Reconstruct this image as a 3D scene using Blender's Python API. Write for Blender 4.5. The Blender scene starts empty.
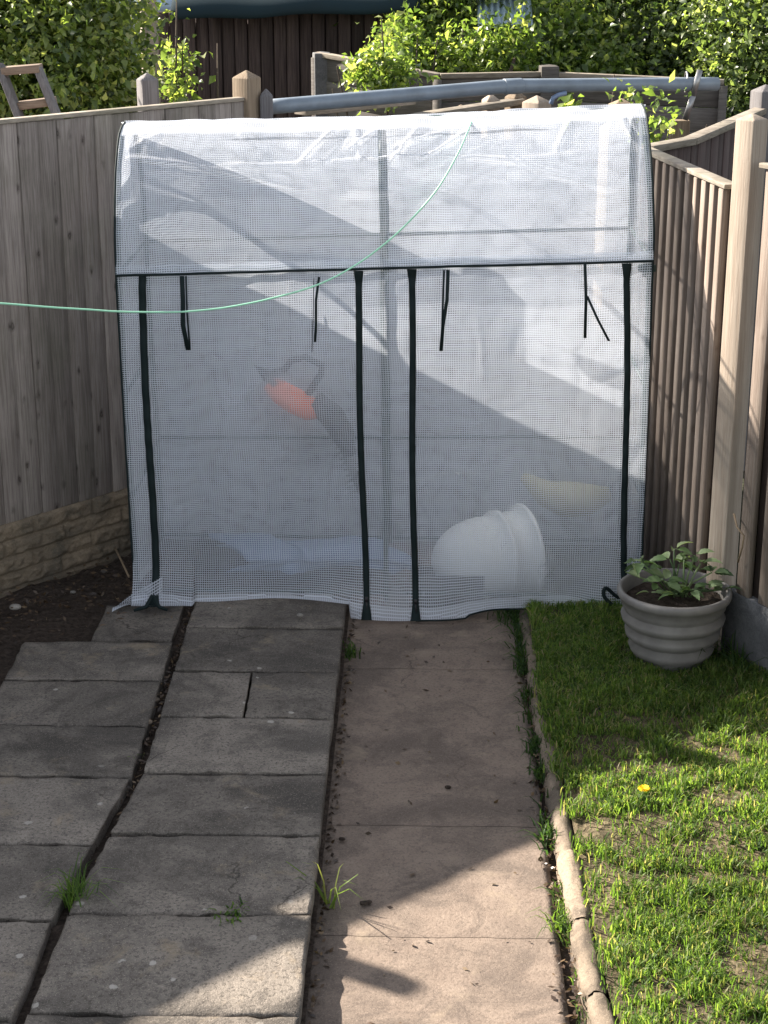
import bpy, math, random
import numpy as np
from mathutils import Vector, Matrix

# ------------------------------------------------------------------ camera, light, exposure
R = math.radians
F_PX, CAM_H = 1740.0, 2.85
PITCH = math.atan(600 / F_PX)
YAW = math.atan(41 / (F_PX / math.cos(PITCH)))
SC = bpy.context.scene
COL = SC.collection
cam_d = bpy.data.cameras.new('camera'); cam = bpy.data.objects.new('camera', cam_d); COL.objects.link(cam)
cam.location = (0, 0, CAM_H); cam.rotation_euler = (math.pi / 2 - PITCH, 0, YAW)
cam_d.sensor_fit = 'VERTICAL'; cam_d.sensor_height = 24; cam_d.lens = F_PX / 1024 * 24
cam_d.clip_start = .1; cam_d.clip_end = 500
SC.camera = cam
SUN_EL, SUN_AZ = 32.5, 62.0            # azimuth in degrees, left of the +Y direction
world = bpy.data.worlds.new('World'); SC.world = world; world.use_nodes = True
wn = world.node_tree
bg = wn.nodes['Background']; sky = wn.nodes.new('ShaderNodeTexSky')
sky.sky_type = 'NISHITA'; sky.sun_disc = False; sky.sun_elevation = R(SUN_EL); sky.sun_rotation = R(-SUN_AZ)
hs_ = wn.nodes.new('ShaderNodeHueSaturation'); hs_.inputs['Saturation'].default_value = .34
wn.links.new(sky.outputs[0], hs_.inputs['Color']); wn.links.new(hs_.outputs[0], bg.inputs[0]); bg.inputs[1].default_value = .08
sun_d = bpy.data.lights.new('sun', 'SUN'); sun = bpy.data.objects.new('sun', sun_d); COL.objects.link(sun)
sun_d.energy = 5.0; sun_d.angle = R(.55); sun_d.color = (1, .90, .78)
SUNV = Vector((-math.sin(R(SUN_AZ)) * math.cos(R(SUN_EL)), math.cos(R(SUN_AZ)) * math.cos(R(SUN_EL)), math.sin(R(SUN_EL))))
sun.rotation_euler = SUNV.to_track_quat('Z', 'Y').to_euler(); sun.location = (-8, 4, 8)
SC.view_settings.view_transform = 'Standard'; SC.view_settings.look = 'None'
SC.view_settings.exposure = 2.15; SC.view_settings.gamma = 1
SC.render.engine = 'CYCLES'
SC.cycles.max_bounces = 10; SC.cycles.transparent_max_bounces = 24; SC.cycles.diffuse_bounces = 4
SC.cycles.transmission_bounces = 8
try:
    SC.cycles.use_denoising = True
except Exception:
    pass

# ------------------------------------------------------------------ helpers
def _ray(x, y):
    cp, sp = math.cos(PITCH), math.sin(PITCH)
    dx, dy = x - 384, 512 - y
    v = (dx, dy * sp + F_PX * cp, dy * cp - F_PX * sp)
    c, s = math.cos(YAW), math.sin(YAW)
    return Vector((c * v[0] - s * v[1], s * v[0] + c * v[1], v[2]))
def G(x, y, z=0.):                      # photo measurement -> point at height z
    v = _ray(x, y); return Vector((0, 0, CAM_H)) + v * ((z - CAM_H) / v.z)
def AT(x, y, Y):                        # photo measurement -> point at distance Y
    v = _ray(x, y); return Vector((0, 0, CAM_H)) + v * (Y / v.y)
rnd = random.Random(7)
rng = np.random.default_rng(11)
def _hash(ix, iy, seed):
    h = np.sin(ix * 127.1 + iy * 311.7 + seed * 74.7) * 43758.5453
    return h - np.floor(h)
def _sn(x, y, seed):
    ix, iy = math.floor(x), math.floor(y); fx, fy = x - ix, y - iy
    fx = fx * fx * (3 - 2 * fx); fy = fy * fy * (3 - 2 * fy)
    def h(a, b):
        q = math.sin(a * 127.1 + b * 311.7 + seed * 74.7) * 43758.5453; return q - math.floor(q)
    a, b, c, d = h(ix, iy), h(ix + 1, iy), h(ix, iy + 1), h(ix + 1, iy + 1)
    return (a * (1 - fx) + b * fx) * (1 - fy) + (c * (1 - fx) + d * fx) * fy
def vnoise(x, y, seed=0):
    if not isinstance(x, np.ndarray): return _sn(float(x), float(y), seed)
    x = np.asarray(x, float); y = np.asarray(y, float)
    ix, iy = np.floor(x), np.floor(y); fx, fy = x - ix, y - iy
    fx = fx * fx * (3 - 2 * fx); fy = fy * fy * (3 - 2 * fy)
    a = _hash(ix, iy, seed); b = _hash(ix + 1, iy, seed); c = _hash(ix, iy + 1, seed); d = _hash(ix + 1, iy + 1, seed)
    return (a * (1 - fx) + b * fx) * (1 - fy) + (c * (1 - fx) + d * fx) * fy
def fbm(x, y, seed=0, oct=4):
    s = 0; a = .5
    for i in range(oct):
        s = s + a * vnoise(x * 2 ** i, y * 2 ** i, seed + i * 13); a *= .5
    return s

def smooth_path(P, k=5):
    out = []
    for i in range(len(P) - 1):
        p0, p1, p2, p3 = P[max(0, i - 1)], P[i], P[i + 1], P[min(len(P) - 1, i + 2)]
        for j in range(k):
            t = j / k; out.append(.5 * ((2 * p1) + (p2 - p0) * t + (2 * p0 - 5 * p1 + 4 * p2 - p3) * t * t + (3 * p1 - p0 - 3 * p2 + p3) * t ** 3))
    return out + [P[-1]]
class MB:
    def __init__(s): s.v = []; s.f = []; s.var = []; s.uv = []; s.n = 0
    def add(s, verts, faces, var=None, uvs=None):
        o = s.n; verts = [tuple(p) for p in verts]
        s.v += verts; s.n += len(verts)
        if var is None: var = rnd.random()
        for f in faces:
            s.f.append(tuple(i + o for i in f)); s.var.append(var)
            s.uv.append([uvs[i] for i in f] if uvs is not None else [(0, 0)] * len(f))
        return s
    def box(s, c, size, rz=0, var=None, M=None):
        hx, hy, hz = size[0] / 2, size[1] / 2, size[2] / 2
        p = [Vector((x, y, z)) for x in (-hx, hx) for y in (-hy, hy) for z in (-hz, hz)]
        m = M if M is not None else Matrix.Rotation(rz, 3, 'Z')
        p = [Vector(c) + m @ q for q in p]
        return s.add(p, [(0, 1, 3, 2), (4, 6, 7, 5), (0, 4, 5, 1), (2, 3, 7, 6), (0, 2, 6, 4), (1, 5, 7, 3)], var)
    def bar(s, a, b, w, t, up=(0, 0, 1), var=None):     # beam a->b, width w across, thickness t along 'up'
        a, b = Vector(a), Vector(b); d = b - a; L = d.length; d.normalize()
        x = d.cross(Vector(up)); x.normalize(); u = x.cross(d)
        M = Matrix((x, d, u)).transposed()
        return s.box((a + b) / 2, (w, L, t), M=M, var=var)
    def tube(s, pts, r, n=8, var=None, cap=True):
        pts = [Vector(p) for p in pts]
        rs = r if isinstance(r, (list, tuple)) else [r] * len(pts)
        V = []; Fc = []; prev = None
        for i, p in enumerate(pts):
            d = (pts[min(i + 1, len(pts) - 1)] - pts[max(i - 1, 0)]).normalized()
            if prev is None:
                a = Vector((0, 0, 1)) if abs(d.z) < .9 else Vector((1, 0, 0))
                x = d.cross(a).normalized()
            else:
                x = (prev - d * prev.dot(d)).normalized()
            prev = x; y = d.cross(x)
            for k in range(n):
                t = 2 * math.pi * k / n
                V.append(p + (x * math.cos(t) + y * math.sin(t)) * rs[i])
        for i in range(len(pts) - 1):
            for k in range(n):
                k2 = (k + 1) % n
                Fc.append((i * n + k, i * n + k2, (i + 1) * n + k2, (i + 1) * n + k))
        if cap:
            Fc.append(tuple(range(n - 1, -1, -1))); Fc.append(tuple((len(pts) - 1) * n + k for k in range(n)))
        return s.add(V, Fc, var)
    def lathe(s, prof, c, n=48, var=None, wob=None):
        V = []; Fc = []
        for r, z in prof:
            for k in range(n):
                t = 2 * math.pi * k / n
                V.append((c[0] + r * math.cos(t), c[1] + r * math.sin(t), c[2] + z))
        for i in range(len(prof) - 1):
            for k in range(n):
                k2 = (k + 1) % n
                Fc.append((i * n + k, i * n + k2, (i + 1) * n + k2, (i + 1) * n + k))
        return s.add(V, Fc, var)
    def grid(s, fn, us, vs, var=None, uvfn=None):
        V = [fn(u, v) for v in vs for u in us]; n = len(us)
        UV = [uvfn(u, v) for v in vs for u in us] if uvfn else None
        Fc = [(j * n + i, j * n + i + 1, (j + 1) * n + i + 1, (j + 1) * n + i) for j in range(len(vs) - 1) for i in range(n - 1)]
        return s.add(V, Fc, var, UV)
    def build(s, name, mat, parent=None, smooth=False, bevel=0, solid=0, seg=2):
        o = np_mesh(name, np.array([tuple(p) for p in s.v]), s.f, mat, parent, np.array(s.var), s.uv, smooth)
        if solid:
            m = o.modifiers.new('solid', 'SOLIDIFY'); m.thickness = solid; m.offset = 0
        if bevel:
            m = o.modifiers.new('bevel', 'BEVEL'); m.width = bevel; m.segments = seg; m.limit_method = 'ANGLE'
        return o
def np_mesh(name, V, faces, mat, parent=None, var=None, uv=None, smooth=False):
    me = bpy.data.meshes.new(name)
    V = np.array(V, float)
    if parent is not None:
        pl = parent
        off = Vector((0, 0, 0))
        while pl is not None: off += pl.location; pl = pl.parent
        V = V - np.array(off)
    fl = [len(f) for f in faces]
    me.vertices.add(len(V)); me.vertices.foreach_set('co', V.astype(np.float32).ravel())
    lo = np.concatenate([np.asarray(f) for f in faces]) if not isinstance(faces, np.ndarray) else faces.ravel()
    st = np.concatenate([[0], np.cumsum(fl)[:-1]])
    me.loops.add(len(lo)); me.loops.foreach_set('vertex_index', lo.astype(np.int32))
    me.polygons.add(len(fl)); me.polygons.foreach_set('loop_start', st.astype(np.int32))
    me.update(calc_edges=True)
    if var is not None:
        at = me.attributes.new('var', 'FLOAT', 'FACE'); at.data.foreach_set('value', np.asarray(var, np.float32))
    if uv is not None and len(uv):
        ul = me.uv_layers.new(name='UVMap')
        flat = np.array([c for f in uv for c in f], np.float32).ravel()
        ul.data.foreach_set('uv', flat)
    if smooth: me.polygons.foreach_set('use_smooth', np.ones(len(fl), bool))
    me.materials.append(mat)
    me.validate()
    o = bpy.data.objects.new(name, me); COL.objects.link(o)
    if parent is not None: o.parent = parent
    return o
def tag(o, label=None, cat=None, group=None, kind=None):
    if label: o['label'] = label
    if cat: o['category'] = cat
    if group: o['group'] = group
    if kind: o['kind'] = kind
    return o
def empty(name, loc, label, cat, group=None):
    o = bpy.data.objects.new(name, None); COL.objects.link(o); o.location = loc; o.empty_display_size = .1
    return tag(o, label, cat, group)

# ------------------------------------------------------------------ materials
class N:
    def __init__(s, name):
        s.m = bpy.data.materials.new(name); s.m.use_nodes = True; s.t = s.m.node_tree; s.t.nodes.clear()
        s.out = s.t.nodes.new('ShaderNodeOutputMaterial')
    def n(s, typ, **kw):
        nd = s.t.nodes.new('ShaderNode' + typ)
        for k, v in kw.items():
            if k.startswith('i_'):
                nd.inputs[int(k[2:])].default_value = v if not isinstance(v, tuple) or len(v) != 3 or nd.inputs[int(k[2:])].type != 'RGBA' else (*v, 1)
            else: setattr(nd, k, v)
        return nd
    def l(s, a, b): s.t.links.new(a, b)
    def coord(s, kind='Object', scale=(1, 1, 1), offvar=False):
        tc = s.n('TexCoord'); mp = s.n('Mapping'); mp.inputs['Scale'].default_value = scale
        src = tc.outputs[kind]
        if offvar:
            at = s.n('Attribute', attribute_name='var')
            ml = s.n('Math', operation='MULTIPLY', i_1=37.); s.l(at.outputs['Fac'], ml.inputs[0])
            ad = s.n('VectorMath', operation='ADD'); s.l(src, ad.inputs[0]); s.l(ml.outputs[0], ad.inputs[1]); src = ad.outputs[0]
        s.l(src, mp.inputs[0]); return mp.outputs[0]
    def noise(s, co, scale, detail=4, rough=.55, dist=0):
        nd = s.n('TexNoise'); s.l(co, nd.inputs['Vector'])
        nd.inputs['Scale'].default_value = scale; nd.inputs['Detail'].default_value = detail
        nd.inputs['Roughness'].default_value = rough; nd.inputs['Distortion'].default_value = dist
        return nd.outputs['Fac']
    def vor(s, co, scale, feature='F1', rand=1):
        nd = s.n('TexVoronoi', feature=feature); s.l(co, nd.inputs['Vector']); nd.inputs['Scale'].default_value = scale
        nd.inputs['Randomness'].default_value = rand
        return nd.outputs['Distance']
    def ramp(s, fac, stops, interp='LINEAR'):
        nd = s.n('ValToRGB'); s.l(fac, nd.inputs[0]); cr = nd.color_ramp; cr.interpolation = interp
        while len(cr.elements) < len(stops): cr.elements.new(.5)
        for e, (p, c) in zip(cr.elements, stops):
            e.position = p; e.color = (*c, 1) if isinstance(c, tuple) else (c, c, c, 1)
        return nd.outputs[0]
    def mix(s, fac, a, b, typ='MIX'):
        nd = s.n('MixRGB', blend_type=typ)
        for i, q in ((0, fac), (1, a), (2, b)):
            if isinstance(q, (int, float)): nd.inputs[i].default_value = q if i == 0 else (q, q, q, 1)
            elif isinstance(q, tuple): nd.inputs[i].default_value = (*q, 1)
            else: s.l(q, nd.inputs[i])
        return nd.outputs[0]
    def math(s, op, a, b=0.):
        nd = s.n('Math', operation=op)
        for i, q in ((0, a), (1, b)):
            if isinstance(q, (int, float)): nd.inputs[i].default_value = q
            else: s.l(q, nd.inputs[i])
        return nd.outputs[0]
    def var(s): return s.n('Attribute', attribute_name='var').outputs['Fac']
    def bump(s, h, strength=.5, dist=.01, normal=None):
        nd = s.n('Bump'); nd.inputs['Strength'].default_value = strength; nd.inputs['Distance'].default_value = dist
        s.l(h, nd.inputs['Height'])
        if normal is not None: s.l(normal, nd.inputs['Normal'])
        return nd.outputs[0]
    def pbr(s, col, rough=.8, normal=None, spec=.3, metal=0):
        b = s.n('BsdfPrincipled')
        if isinstance(col, tuple): b.inputs['Base Color'].default_value = (*col, 1)
        else: s.l(col, b.inputs['Base Color'])
        if isinstance(rough, (int, float)): b.inputs['Roughness'].default_value = rough
        else: s.l(rough, b.inputs['Roughness'])
        b.inputs['Specular IOR Level'].default_value = spec; b.inputs['Metallic'].default_value = metal
        if normal is not None: s.l(normal, b.inputs['Normal'])
        return b.outputs[0]
    def done(s, sh): s.l(sh, s.out.inputs[0]); return s.m

def plain(name, col, rough=.6, spec=.3, metal=0, dirt=.25, scale=25):
    k = N(name); co = k.coord()
    n1 = k.noise(co, scale, 5, .6)
    c = k.mix(k.ramp(n1, [(.35, 0.), (.7, dirt)]), col, tuple(q * .35 + .01 for q in col))
    return k.done(k.pbr(c, rough, k.bump(n1, .15, .003), spec, metal))
def wood(name, ca, cb, dark=(.05, .04, .035), grain=(22, 22, 1.6), knots=True, rough=.85, algae=0., knot_amt=.8, bvar=.35):
    k = N(name); co = k.coord('Object', grain, True)
    g1 = k.noise(co, 1.6, 8, .62, .6)
    fine = k.noise(k.coord('Object', tuple(q * 4.5 if q > 10 else q * 1.8 for q in grain), True), 1.6, 4, .6, .3)
    big = k.noise(k.coord('Object', (1, 1, 1), True), 2.2, 4, .6)
    c = k.mix(k.ramp(g1, [(.3, 0.), (.68, 1.)]), ca, cb)
    c = k.mix(k.ramp(fine, [(.42, .4), (.54, 0.)]), c, dark)
    c = k.mix(k.ramp(big, [(.35, .5), (.7, 0.)]), c, k.mix(.5, c, dark))
    if knots:
        kc = k.coord('Object', tuple(11. if q > 10 else 5.5 for q in grain), True)
        v = k.vor(kc, 1.3)
        nz = k.noise(kc, 6, 3)
        kv = k.math('ADD', v, k.math('MULTIPLY', k.math('SUBTRACT', nz, .5), .28))
        c = k.mix(k.ramp(kv, [(.02, knot_amt * .6), (.07, knot_amt), (.11, knot_amt * .5), (.22, 0.)]), c, tuple(q * .7 for q in dark))
    if algae:
        a = k.noise(k.coord(), 3.1, 5, .65)
        c = k.mix(k.ramp(a, [(.45, 0.), (.7, algae)]), c, (.085, .095, .05))
    vv = k.var()
    c = k.mix(1, c, k.ramp(vv, [(0, 1 - bvar), (1, 1.)]), 'MULTIPLY')
    nb = k.bump(k.math('ADD', g1, k.math('MULTIPLY', fine, .6)), .55, .004)
    return k.done(k.pbr(c, rough, nb, .2))
def concrete(name, ca, cb, stain=(.05, .05, .05), stain_amt=.6, warm=None, lichen=.0, speck=.5, seed=0., bstr=.4, crack=0.):
    k = N(name); co = k.coord('Object')
    mp = k.n('Mapping'); mp.inputs['Location'].default_value = (seed, seed * .7, 0); k.l(co, mp.inputs[0]); co = mp.outputs[0]
    big = k.noise(co, 2.3, 8, .68, .5); mid = k.noise(co, 11, 6, .65); fine = k.noise(co, 95, 4, .7); vf = k.noise(co, 260, 2, .6)
    c = k.mix(k.ramp(mid, [(.3, 0.), (.7, 1.)]), ca, cb)
    c = k.mix(k.ramp(big, [(.40, stain_amt), (.56, 0.)]), c, stain)
    c = k.mix(k.ramp(k.noise(co, 6.5, 7, .7, .8), [(.36, stain_amt * .8), (.48, 0.)]), c, stain)
    c = k.mix(k.ramp(fine, [(.36, speck), (.5, 0.)]), c, tuple(q * .4 for q in ca))
    c = k.mix(k.ramp(vf, [(.58, 0.), (.72, speck * .7)]), c, tuple(min(1, q * 1.9) for q in cb))
    vv = k.var()
    c = k.mix(1, c, k.ramp(vv, [(0, .78), (1, 1.12)]), 'MULTIPLY')
    if warm:
        w = k.noise(co, 5.3, 5, .7, .4); c = k.mix(k.ramp(w, [(.58, 0.), (.72, .55)]), c, warm)
    if lichen:
        v = k.vor(co, 7.5); nz = k.noise(co, 30, 3)
        vv2 = k.math('ADD', v, k.math('MULTIPLY', k.math('SUBTRACT', nz, .5), .30))
        sel = k.noise(co, 1.9, 2)
        m = k.math('MULTIPLY', k.ramp(vv2, [(.055, 1.), (.085, 0.)]), k.ramp(sel, [(.42, 0.), (.5, lichen)]))
        c = k.mix(m, c, (.42, .40, .36))
    if crack:
        ccv = k.n('TexNoise'); k.l(co, ccv.inputs['Vector']); ccv.inputs['Scale'].default_value = 5; ccv.inputs['Detail'].default_value = 6
        cad = k.n('VectorMath', operation='MULTIPLY_ADD'); k.l(ccv.outputs['Color'], cad.inputs[0]); cad.inputs[1].default_value = (.28, .28, .28); k.l(co, cad.inputs[2])
        ce = k.vor(cad.outputs[0], 1.6, 'DISTANCE_TO_EDGE'); cm = k.math('MULTIPLY', k.ramp(ce, [(.001, 1.), (.0055, 0.)]), k.ramp(k.noise(co, 1.5, 2), [(.58, 0.), (.64, crack)]))
        c = k.mix(cm, c, (.02, .017, .014))
    h = k.math('ADD', k.math('MULTIPLY', mid, 1.4), k.math('ADD', fine, k.math('MULTIPLY', vf, .5)))
    return k.done(k.pbr(c, .88, k.bump(h, bstr, .004), .25))
def leafmat(name, stops, trans=.45, rough=.42, tcol=1.6, spec=.35):
    k = N(name); vv = k.var(); c = k.ramp(vv, stops)
    big = k.noise(k.coord(), 1.7, 3); c = k.mix(1, c, k.ramp(big, [(.3, .75), (.7, 1.1)]), 'MULTIPLY')
    p = k.pbr(c, rough, None, spec)
    t = k.n('BsdfTranslucent'); k.l(k.mix(1, c, (tcol, tcol * 1.05, tcol * .45), 'MULTIPLY'), t.inputs[0])
    mx = k.n('MixShader'); mx.inputs[0].default_value = trans; k.l(p, mx.inputs[1]); k.l(t.outputs[0], mx.inputs[2])
    return k.done(mx.outputs[0])
def sheet(name):                     # woven-reinforced polythene, 9 mm scrim in a clear milky film
    k = N(name); uv = k.n('UVMap').outputs[0]
    sx = k.n('SeparateXYZ'); k.l(uv, sx.inputs[0])
    def thread(o, per, w):
        m = k.math('FRACT', k.math('DIVIDE', o, per)); return k.math('LESS_THAN', m, w)
    wob = k.noise(k.coord(), 3, 3)
    u = k.math('ADD', sx.outputs[0], k.math('MULTIPLY', wob, .03)); v = k.math('ADD', sx.outputs[1], k.math('MULTIPLY', wob, .024))
    th = k.math('MAXIMUM', thread(u, .0092, .27), thread(v, .0088, .33))
    co = k.coord()
    crk = k.noise(k.coord('Object', (1, 1, 1)), 14, 2, .5, .4)
    soft = k.noise(co, 2.6, 2, .4, .2)
    h = k.math('ADD', k.math('MULTIPLY', crk, .22), k.math('MULTIPLY', soft, 1.2))
    nb = k.bump(h, .5, .02)
    dirt = k.noise(co, 2.2, 5, .65)
    col = k.mix(k.ramp(dirt, [(.45, 0.), (.75, .35)]), (.70, .745, .83), (.54, .54, .55))
    dif = k.n('BsdfDiffuse'); k.l(col, dif.inputs[0]); k.l(nb, dif.inputs['Normal'])
    trl = k.n('BsdfTranslucent'); k.l(col, trl.inputs[0]); k.l(nb, trl.inputs['Normal'])
    gl = k.n('BsdfGlossy'); gl.inputs[0].default_value = (1, 1, 1, 1); gl.inputs['Roughness'].default_value = .28; k.l(nb, gl.inputs['Normal'])
    m1 = k.n('MixShader'); m1.inputs[0].default_value = .52; k.l(dif.outputs[0], m1.inputs[1]); k.l(trl.outputs[0], m1.inputs[2])
    fr = k.n('Fresnel'); fr.inputs[0].default_value = 1.45; k.l(nb, fr.inputs['Normal'])
    m2 = k.n('MixShader'); k.l(k.math('MULTIPLY', fr.outputs[0], .8), m2.inputs[0]); k.l(m1.outputs[0], m2.inputs[1]); k.l(gl.outputs[0], m2.inputs[2])
    tr = k.n('BsdfTransparent'); tr.inputs[0].default_value = (.93, .95, .97, 1)
    hz = k.ramp(k.noise(co, 1.7, 5, .6), [(.38, 0.), (.72, .14)])
    op = k.math('ADD', k.math('ADD', k.math('MULTIPLY', th, .52), .20), hz)
    hem = k.math('LESS_THAN', k.math('ADD', sx.outputs[1], k.math('MULTIPLY', wob, .05)), .070)
    bnd = k.math('MULTIPLY', k.math('GREATER_THAN', sx.outputs[1], 1.975), k.math('LESS_THAN', sx.outputs[1], 2.26))
    op = k.math('MINIMUM', k.math('ADD', op, k.math('ADD', k.math('MULTIPLY', hem, .26), k.math('MULTIPLY', bnd, .30))), .97)
    m3 = k.n('MixShader'); k.l(op, m3.inputs[0]); k.l(tr.outputs[0], m3.inputs[1]); k.l(m2.outputs[0], m3.inputs[2])
    return k.done(m3.outputs[0])

M = {}
M['fence'] = wood('weathered_fence_board', (.26, .222, .20), (.36, .315, .285), (.075, .058, .05), algae=.3, knot_amt=.95, bvar=.36)
M['fence_right'] = wood('pale_fence_board', (.175, .14, .118), (.275, .23, .195), (.12, .085, .065), knot_amt=.6)
M['fence_gap_shade'] = wood('shade_dark_backing', (.05, .034, .028), (.07, .05, .04), (.03, .02, .018), knots=False)  # backing coloured dark to carry the shade between the upright boards
M['rail'] = wood('weathered_rail', (.22, .19, .16), (.34, .30, .25), (.10, .08, .06), grain=(6, 6, 30), knots=False, algae=.3)
M['post'] = wood('pale_timber_post', (.25, .205, .165), (.33, .285, .235), (.2, .15, .11), knots=False, bvar=.1)
M['post_brown'] = wood('brown_timber_post', (.20, .15, .10), (.32, .25, .18), (.09, .06, .045), algae=.3)
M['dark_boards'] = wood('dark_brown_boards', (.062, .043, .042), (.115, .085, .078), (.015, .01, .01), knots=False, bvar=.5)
M['back_fence'] = wood('grey_back_fence', (.10, .09, .085), (.16, .145, .135), (.04, .035, .03), grain=(3, 3, 26), knots=False, algae=.2)
M['ladder'] = wood('grey_ladder_timber', (.13, .125, .13), (.2, .19, .19), (.06, .05, .05), knots=False)
M['tread'] = wood('brown_ladder_tread', (.2, .15, .12), (.3, .23, .18), (.1, .07, .05), grain=(3, 22, 22), knots=False)
M['gravel_board'] = concrete('rock_face_concrete', (.15, .115, .08), (.23, .18, .125), (.055, .05, .04), .75, speck=.5, bstr=.7)
M['slab'] = concrete('grey_paving_slab', (.145, .126, .108), (.21, .184, .156), (.062, .055, .048), .85, warm=(.26, .205, .14), lichen=.6, speck=.85, bstr=1., crack=.8)
M['path'] = concrete('buff_concrete_path', (.158, .122, .098), (.205, .162, .130), (.085, .068, .057), .75, warm=(.245, .195, .145), speck=.5, crack=.7, seed=4., bstr=.6)
M['edging'] = concrete('buff_edging_stone', (.165, .128, .096), (.22, .176, .13), (.06, .05, .04), .8, speck=.5, seed=9., bstr=.6)
M['dull_concrete'] = concrete('dull_concrete', (.10, .10, .105), (.16, .16, .16), (.04, .04, .045), .6, speck=.4, seed=3.)
def soilmat(name, a, b, straw=None, amt=.5):
    k = N(name); co = k.coord(); n1 = k.noise(co, 7, 6, .7); n2 = k.noise(co, 60, 5, .75); v = k.vor(co, 38)
    c = k.mix(k.ramp(n2, [(.35, 0.), (.65, 1.)]), a, b)
    if straw: c = k.mix(k.ramp(n1, [(.42, 0.), (.62, amt)]), c, straw)
    h = k.math('ADD', k.math('MULTIPLY', n2, 1.), k.math('MULTIPLY', v, 1.2))
    return k.done(k.pbr(c, .95, k.bump(h, .9, .02), .15))
M['soil'] = soilmat('dark_soil', (.028, .021, .017), (.075, .057, .045))
M['lawn_soil'] = soilmat('lawn_soil', (.04, .034, .02), (.09, .075, .045), (.17, .135, .085), .7)
M['far_ground'] = soilmat('far_ground', (.03, .035, .02), (.06, .06, .035))
M['sheet'] = sheet('reinforced_polythene')
M['black'] = plain('dark_green_webbing', (.006, .013, .014), .75, .2, dirt=.1)
M['frame'] = plain('green_steel_tube', (.015, .04, .034), .45, .4)
M['pipe'] = plain('grey_plastic_pipe', (.15, .185, .225), .38, .5, dirt=.5, scale=9)
M['wire'] = plain('green_line', (.30, .62, .44), .5, .4, dirt=.05)
M['pot'] = plain('grey_plastic_pot', (.165, .155, .145), .5, .35, dirt=.5, scale=14)
M['felt'] = plain('dark_green_felt', (.014, .026, .033), .9, .1, dirt=.3, scale=5)
M['orange'] = plain('orange_plastic', (.80, .15, .035), .4, .5, dirt=.05)
M['blackp'] = plain('black_plastic', (.012, .012, .014), .45, .4, dirt=.05)
M['steel'] = plain('dull_steel', (.30, .30, .30), .4, .5, .8)
M['tub'] = plain('white_plastic_tub', (.6, .6, .58), .45, .4, dirt=.08)
M['blue'] = plain('blue_tarpaulin', (.14, .19, .29), .5, .4, dirt=.1)
M['yellow'] = plain('yellow_green_bag', (.30, .27, .15), .5, .4, dirt=.1)
M['corrug'] = plain('pale_blue_corrugated', (.30, .38, .46), .5, .5, dirt=.2)
M['white_wall'] = plain('pale_wall', (.45, .47, .5), .8, .2)
M['twig'] = plain('dry_twig', (.20, .15, .10), .9, .1)
M['bark'] = wood('bark', (.06, .045, .035), (.12, .095, .07), (.02, .015, .01), knots=False)
M['stone'] = concrete('small_stone', (.22, .20, .17), (.32, .30, .27), speck=.3)
M['litter'] = leafmat('dead_leaf', [(0, (.03, .02, .015)), (.5, (.08, .05, .03)), (1, (.20, .14, .08))], .15)
M['grass'] = leafmat('grass_blade', [(0, (.026, .055, .02)), (.45, (.088, .15, .036)), (.85, (.175, .245, .062)), (.93, (.24, .205, .12)), (1, (.28, .24, .16))], .55, .5, 1.9, spec=.25)
M['leaf_bush'] = leafmat('bush_leaf', [(0, (.035, .06, .022)), (.4, (.10, .14, .045)), (.75, (.22, .26, .085)), (1, (.40, .40, .18))], .55, .33, 2.0, spec=.55)
M['leaf_bright'] = leafmat('bright_leaf', [(0, (.04, .07, .022)), (.5, (.11, .16, .045)), (.85, (.22, .27, .08)), (1, (.36, .38, .15))], .55, .33, 2.0, spec=.5)
M['leaf_dark'] = leafmat('dark_leaf', [(0, (.02, .036, .018)), (.45, (.085, .12, .05)), (.8, (.19, .24, .095)), (1, (.36, .40, .2))], .55, .33, 2.0, spec=.55)
M['leaf_pot'] = leafmat('pot_leaf', [(0, (.05, .09, .035)), (.5, (.12, .19, .075)), (1, (.24, .30, .16))], .35, .5)
M['petal'] = plain('dandelion_petal', (.85, .60, .02), .6, .2, dirt=.05)

# ------------------------------------------------------------------ setting: ground, beds, patio, path, lawn
def sheet_ground(name, poly_fn, us, vs, mat, z=0):
    mb = MB(); mb.grid(poly_fn, us, vs, var=.5); o = mb.build(name, mat, smooth=True); return tag(o, kind='structure')
gr = MB(); gr.add([(-70, -20, -.06), (70, -20, -.06), (70, 120, -.06), (-70, 120, -.06)], [(0, 1, 2, 3)], .5)
tag(gr.build('ground', M['far_ground']), kind='structure')

def soil_fn(u, v):
    z = .0 + .06 * float(fbm(u * 7, v * 7, 3)) + .05 * abs(float(fbm(u * 24, v * 24, 5)) - .45)
    if u > -1.03: z = min(z, .03)
    return (u, v, z)
tag(sheet_ground('soil', soil_fn, np.linspace(-4.6, -.30, 200), np.linspace(2.4, 9.2, 260), M['soil']))

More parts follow.
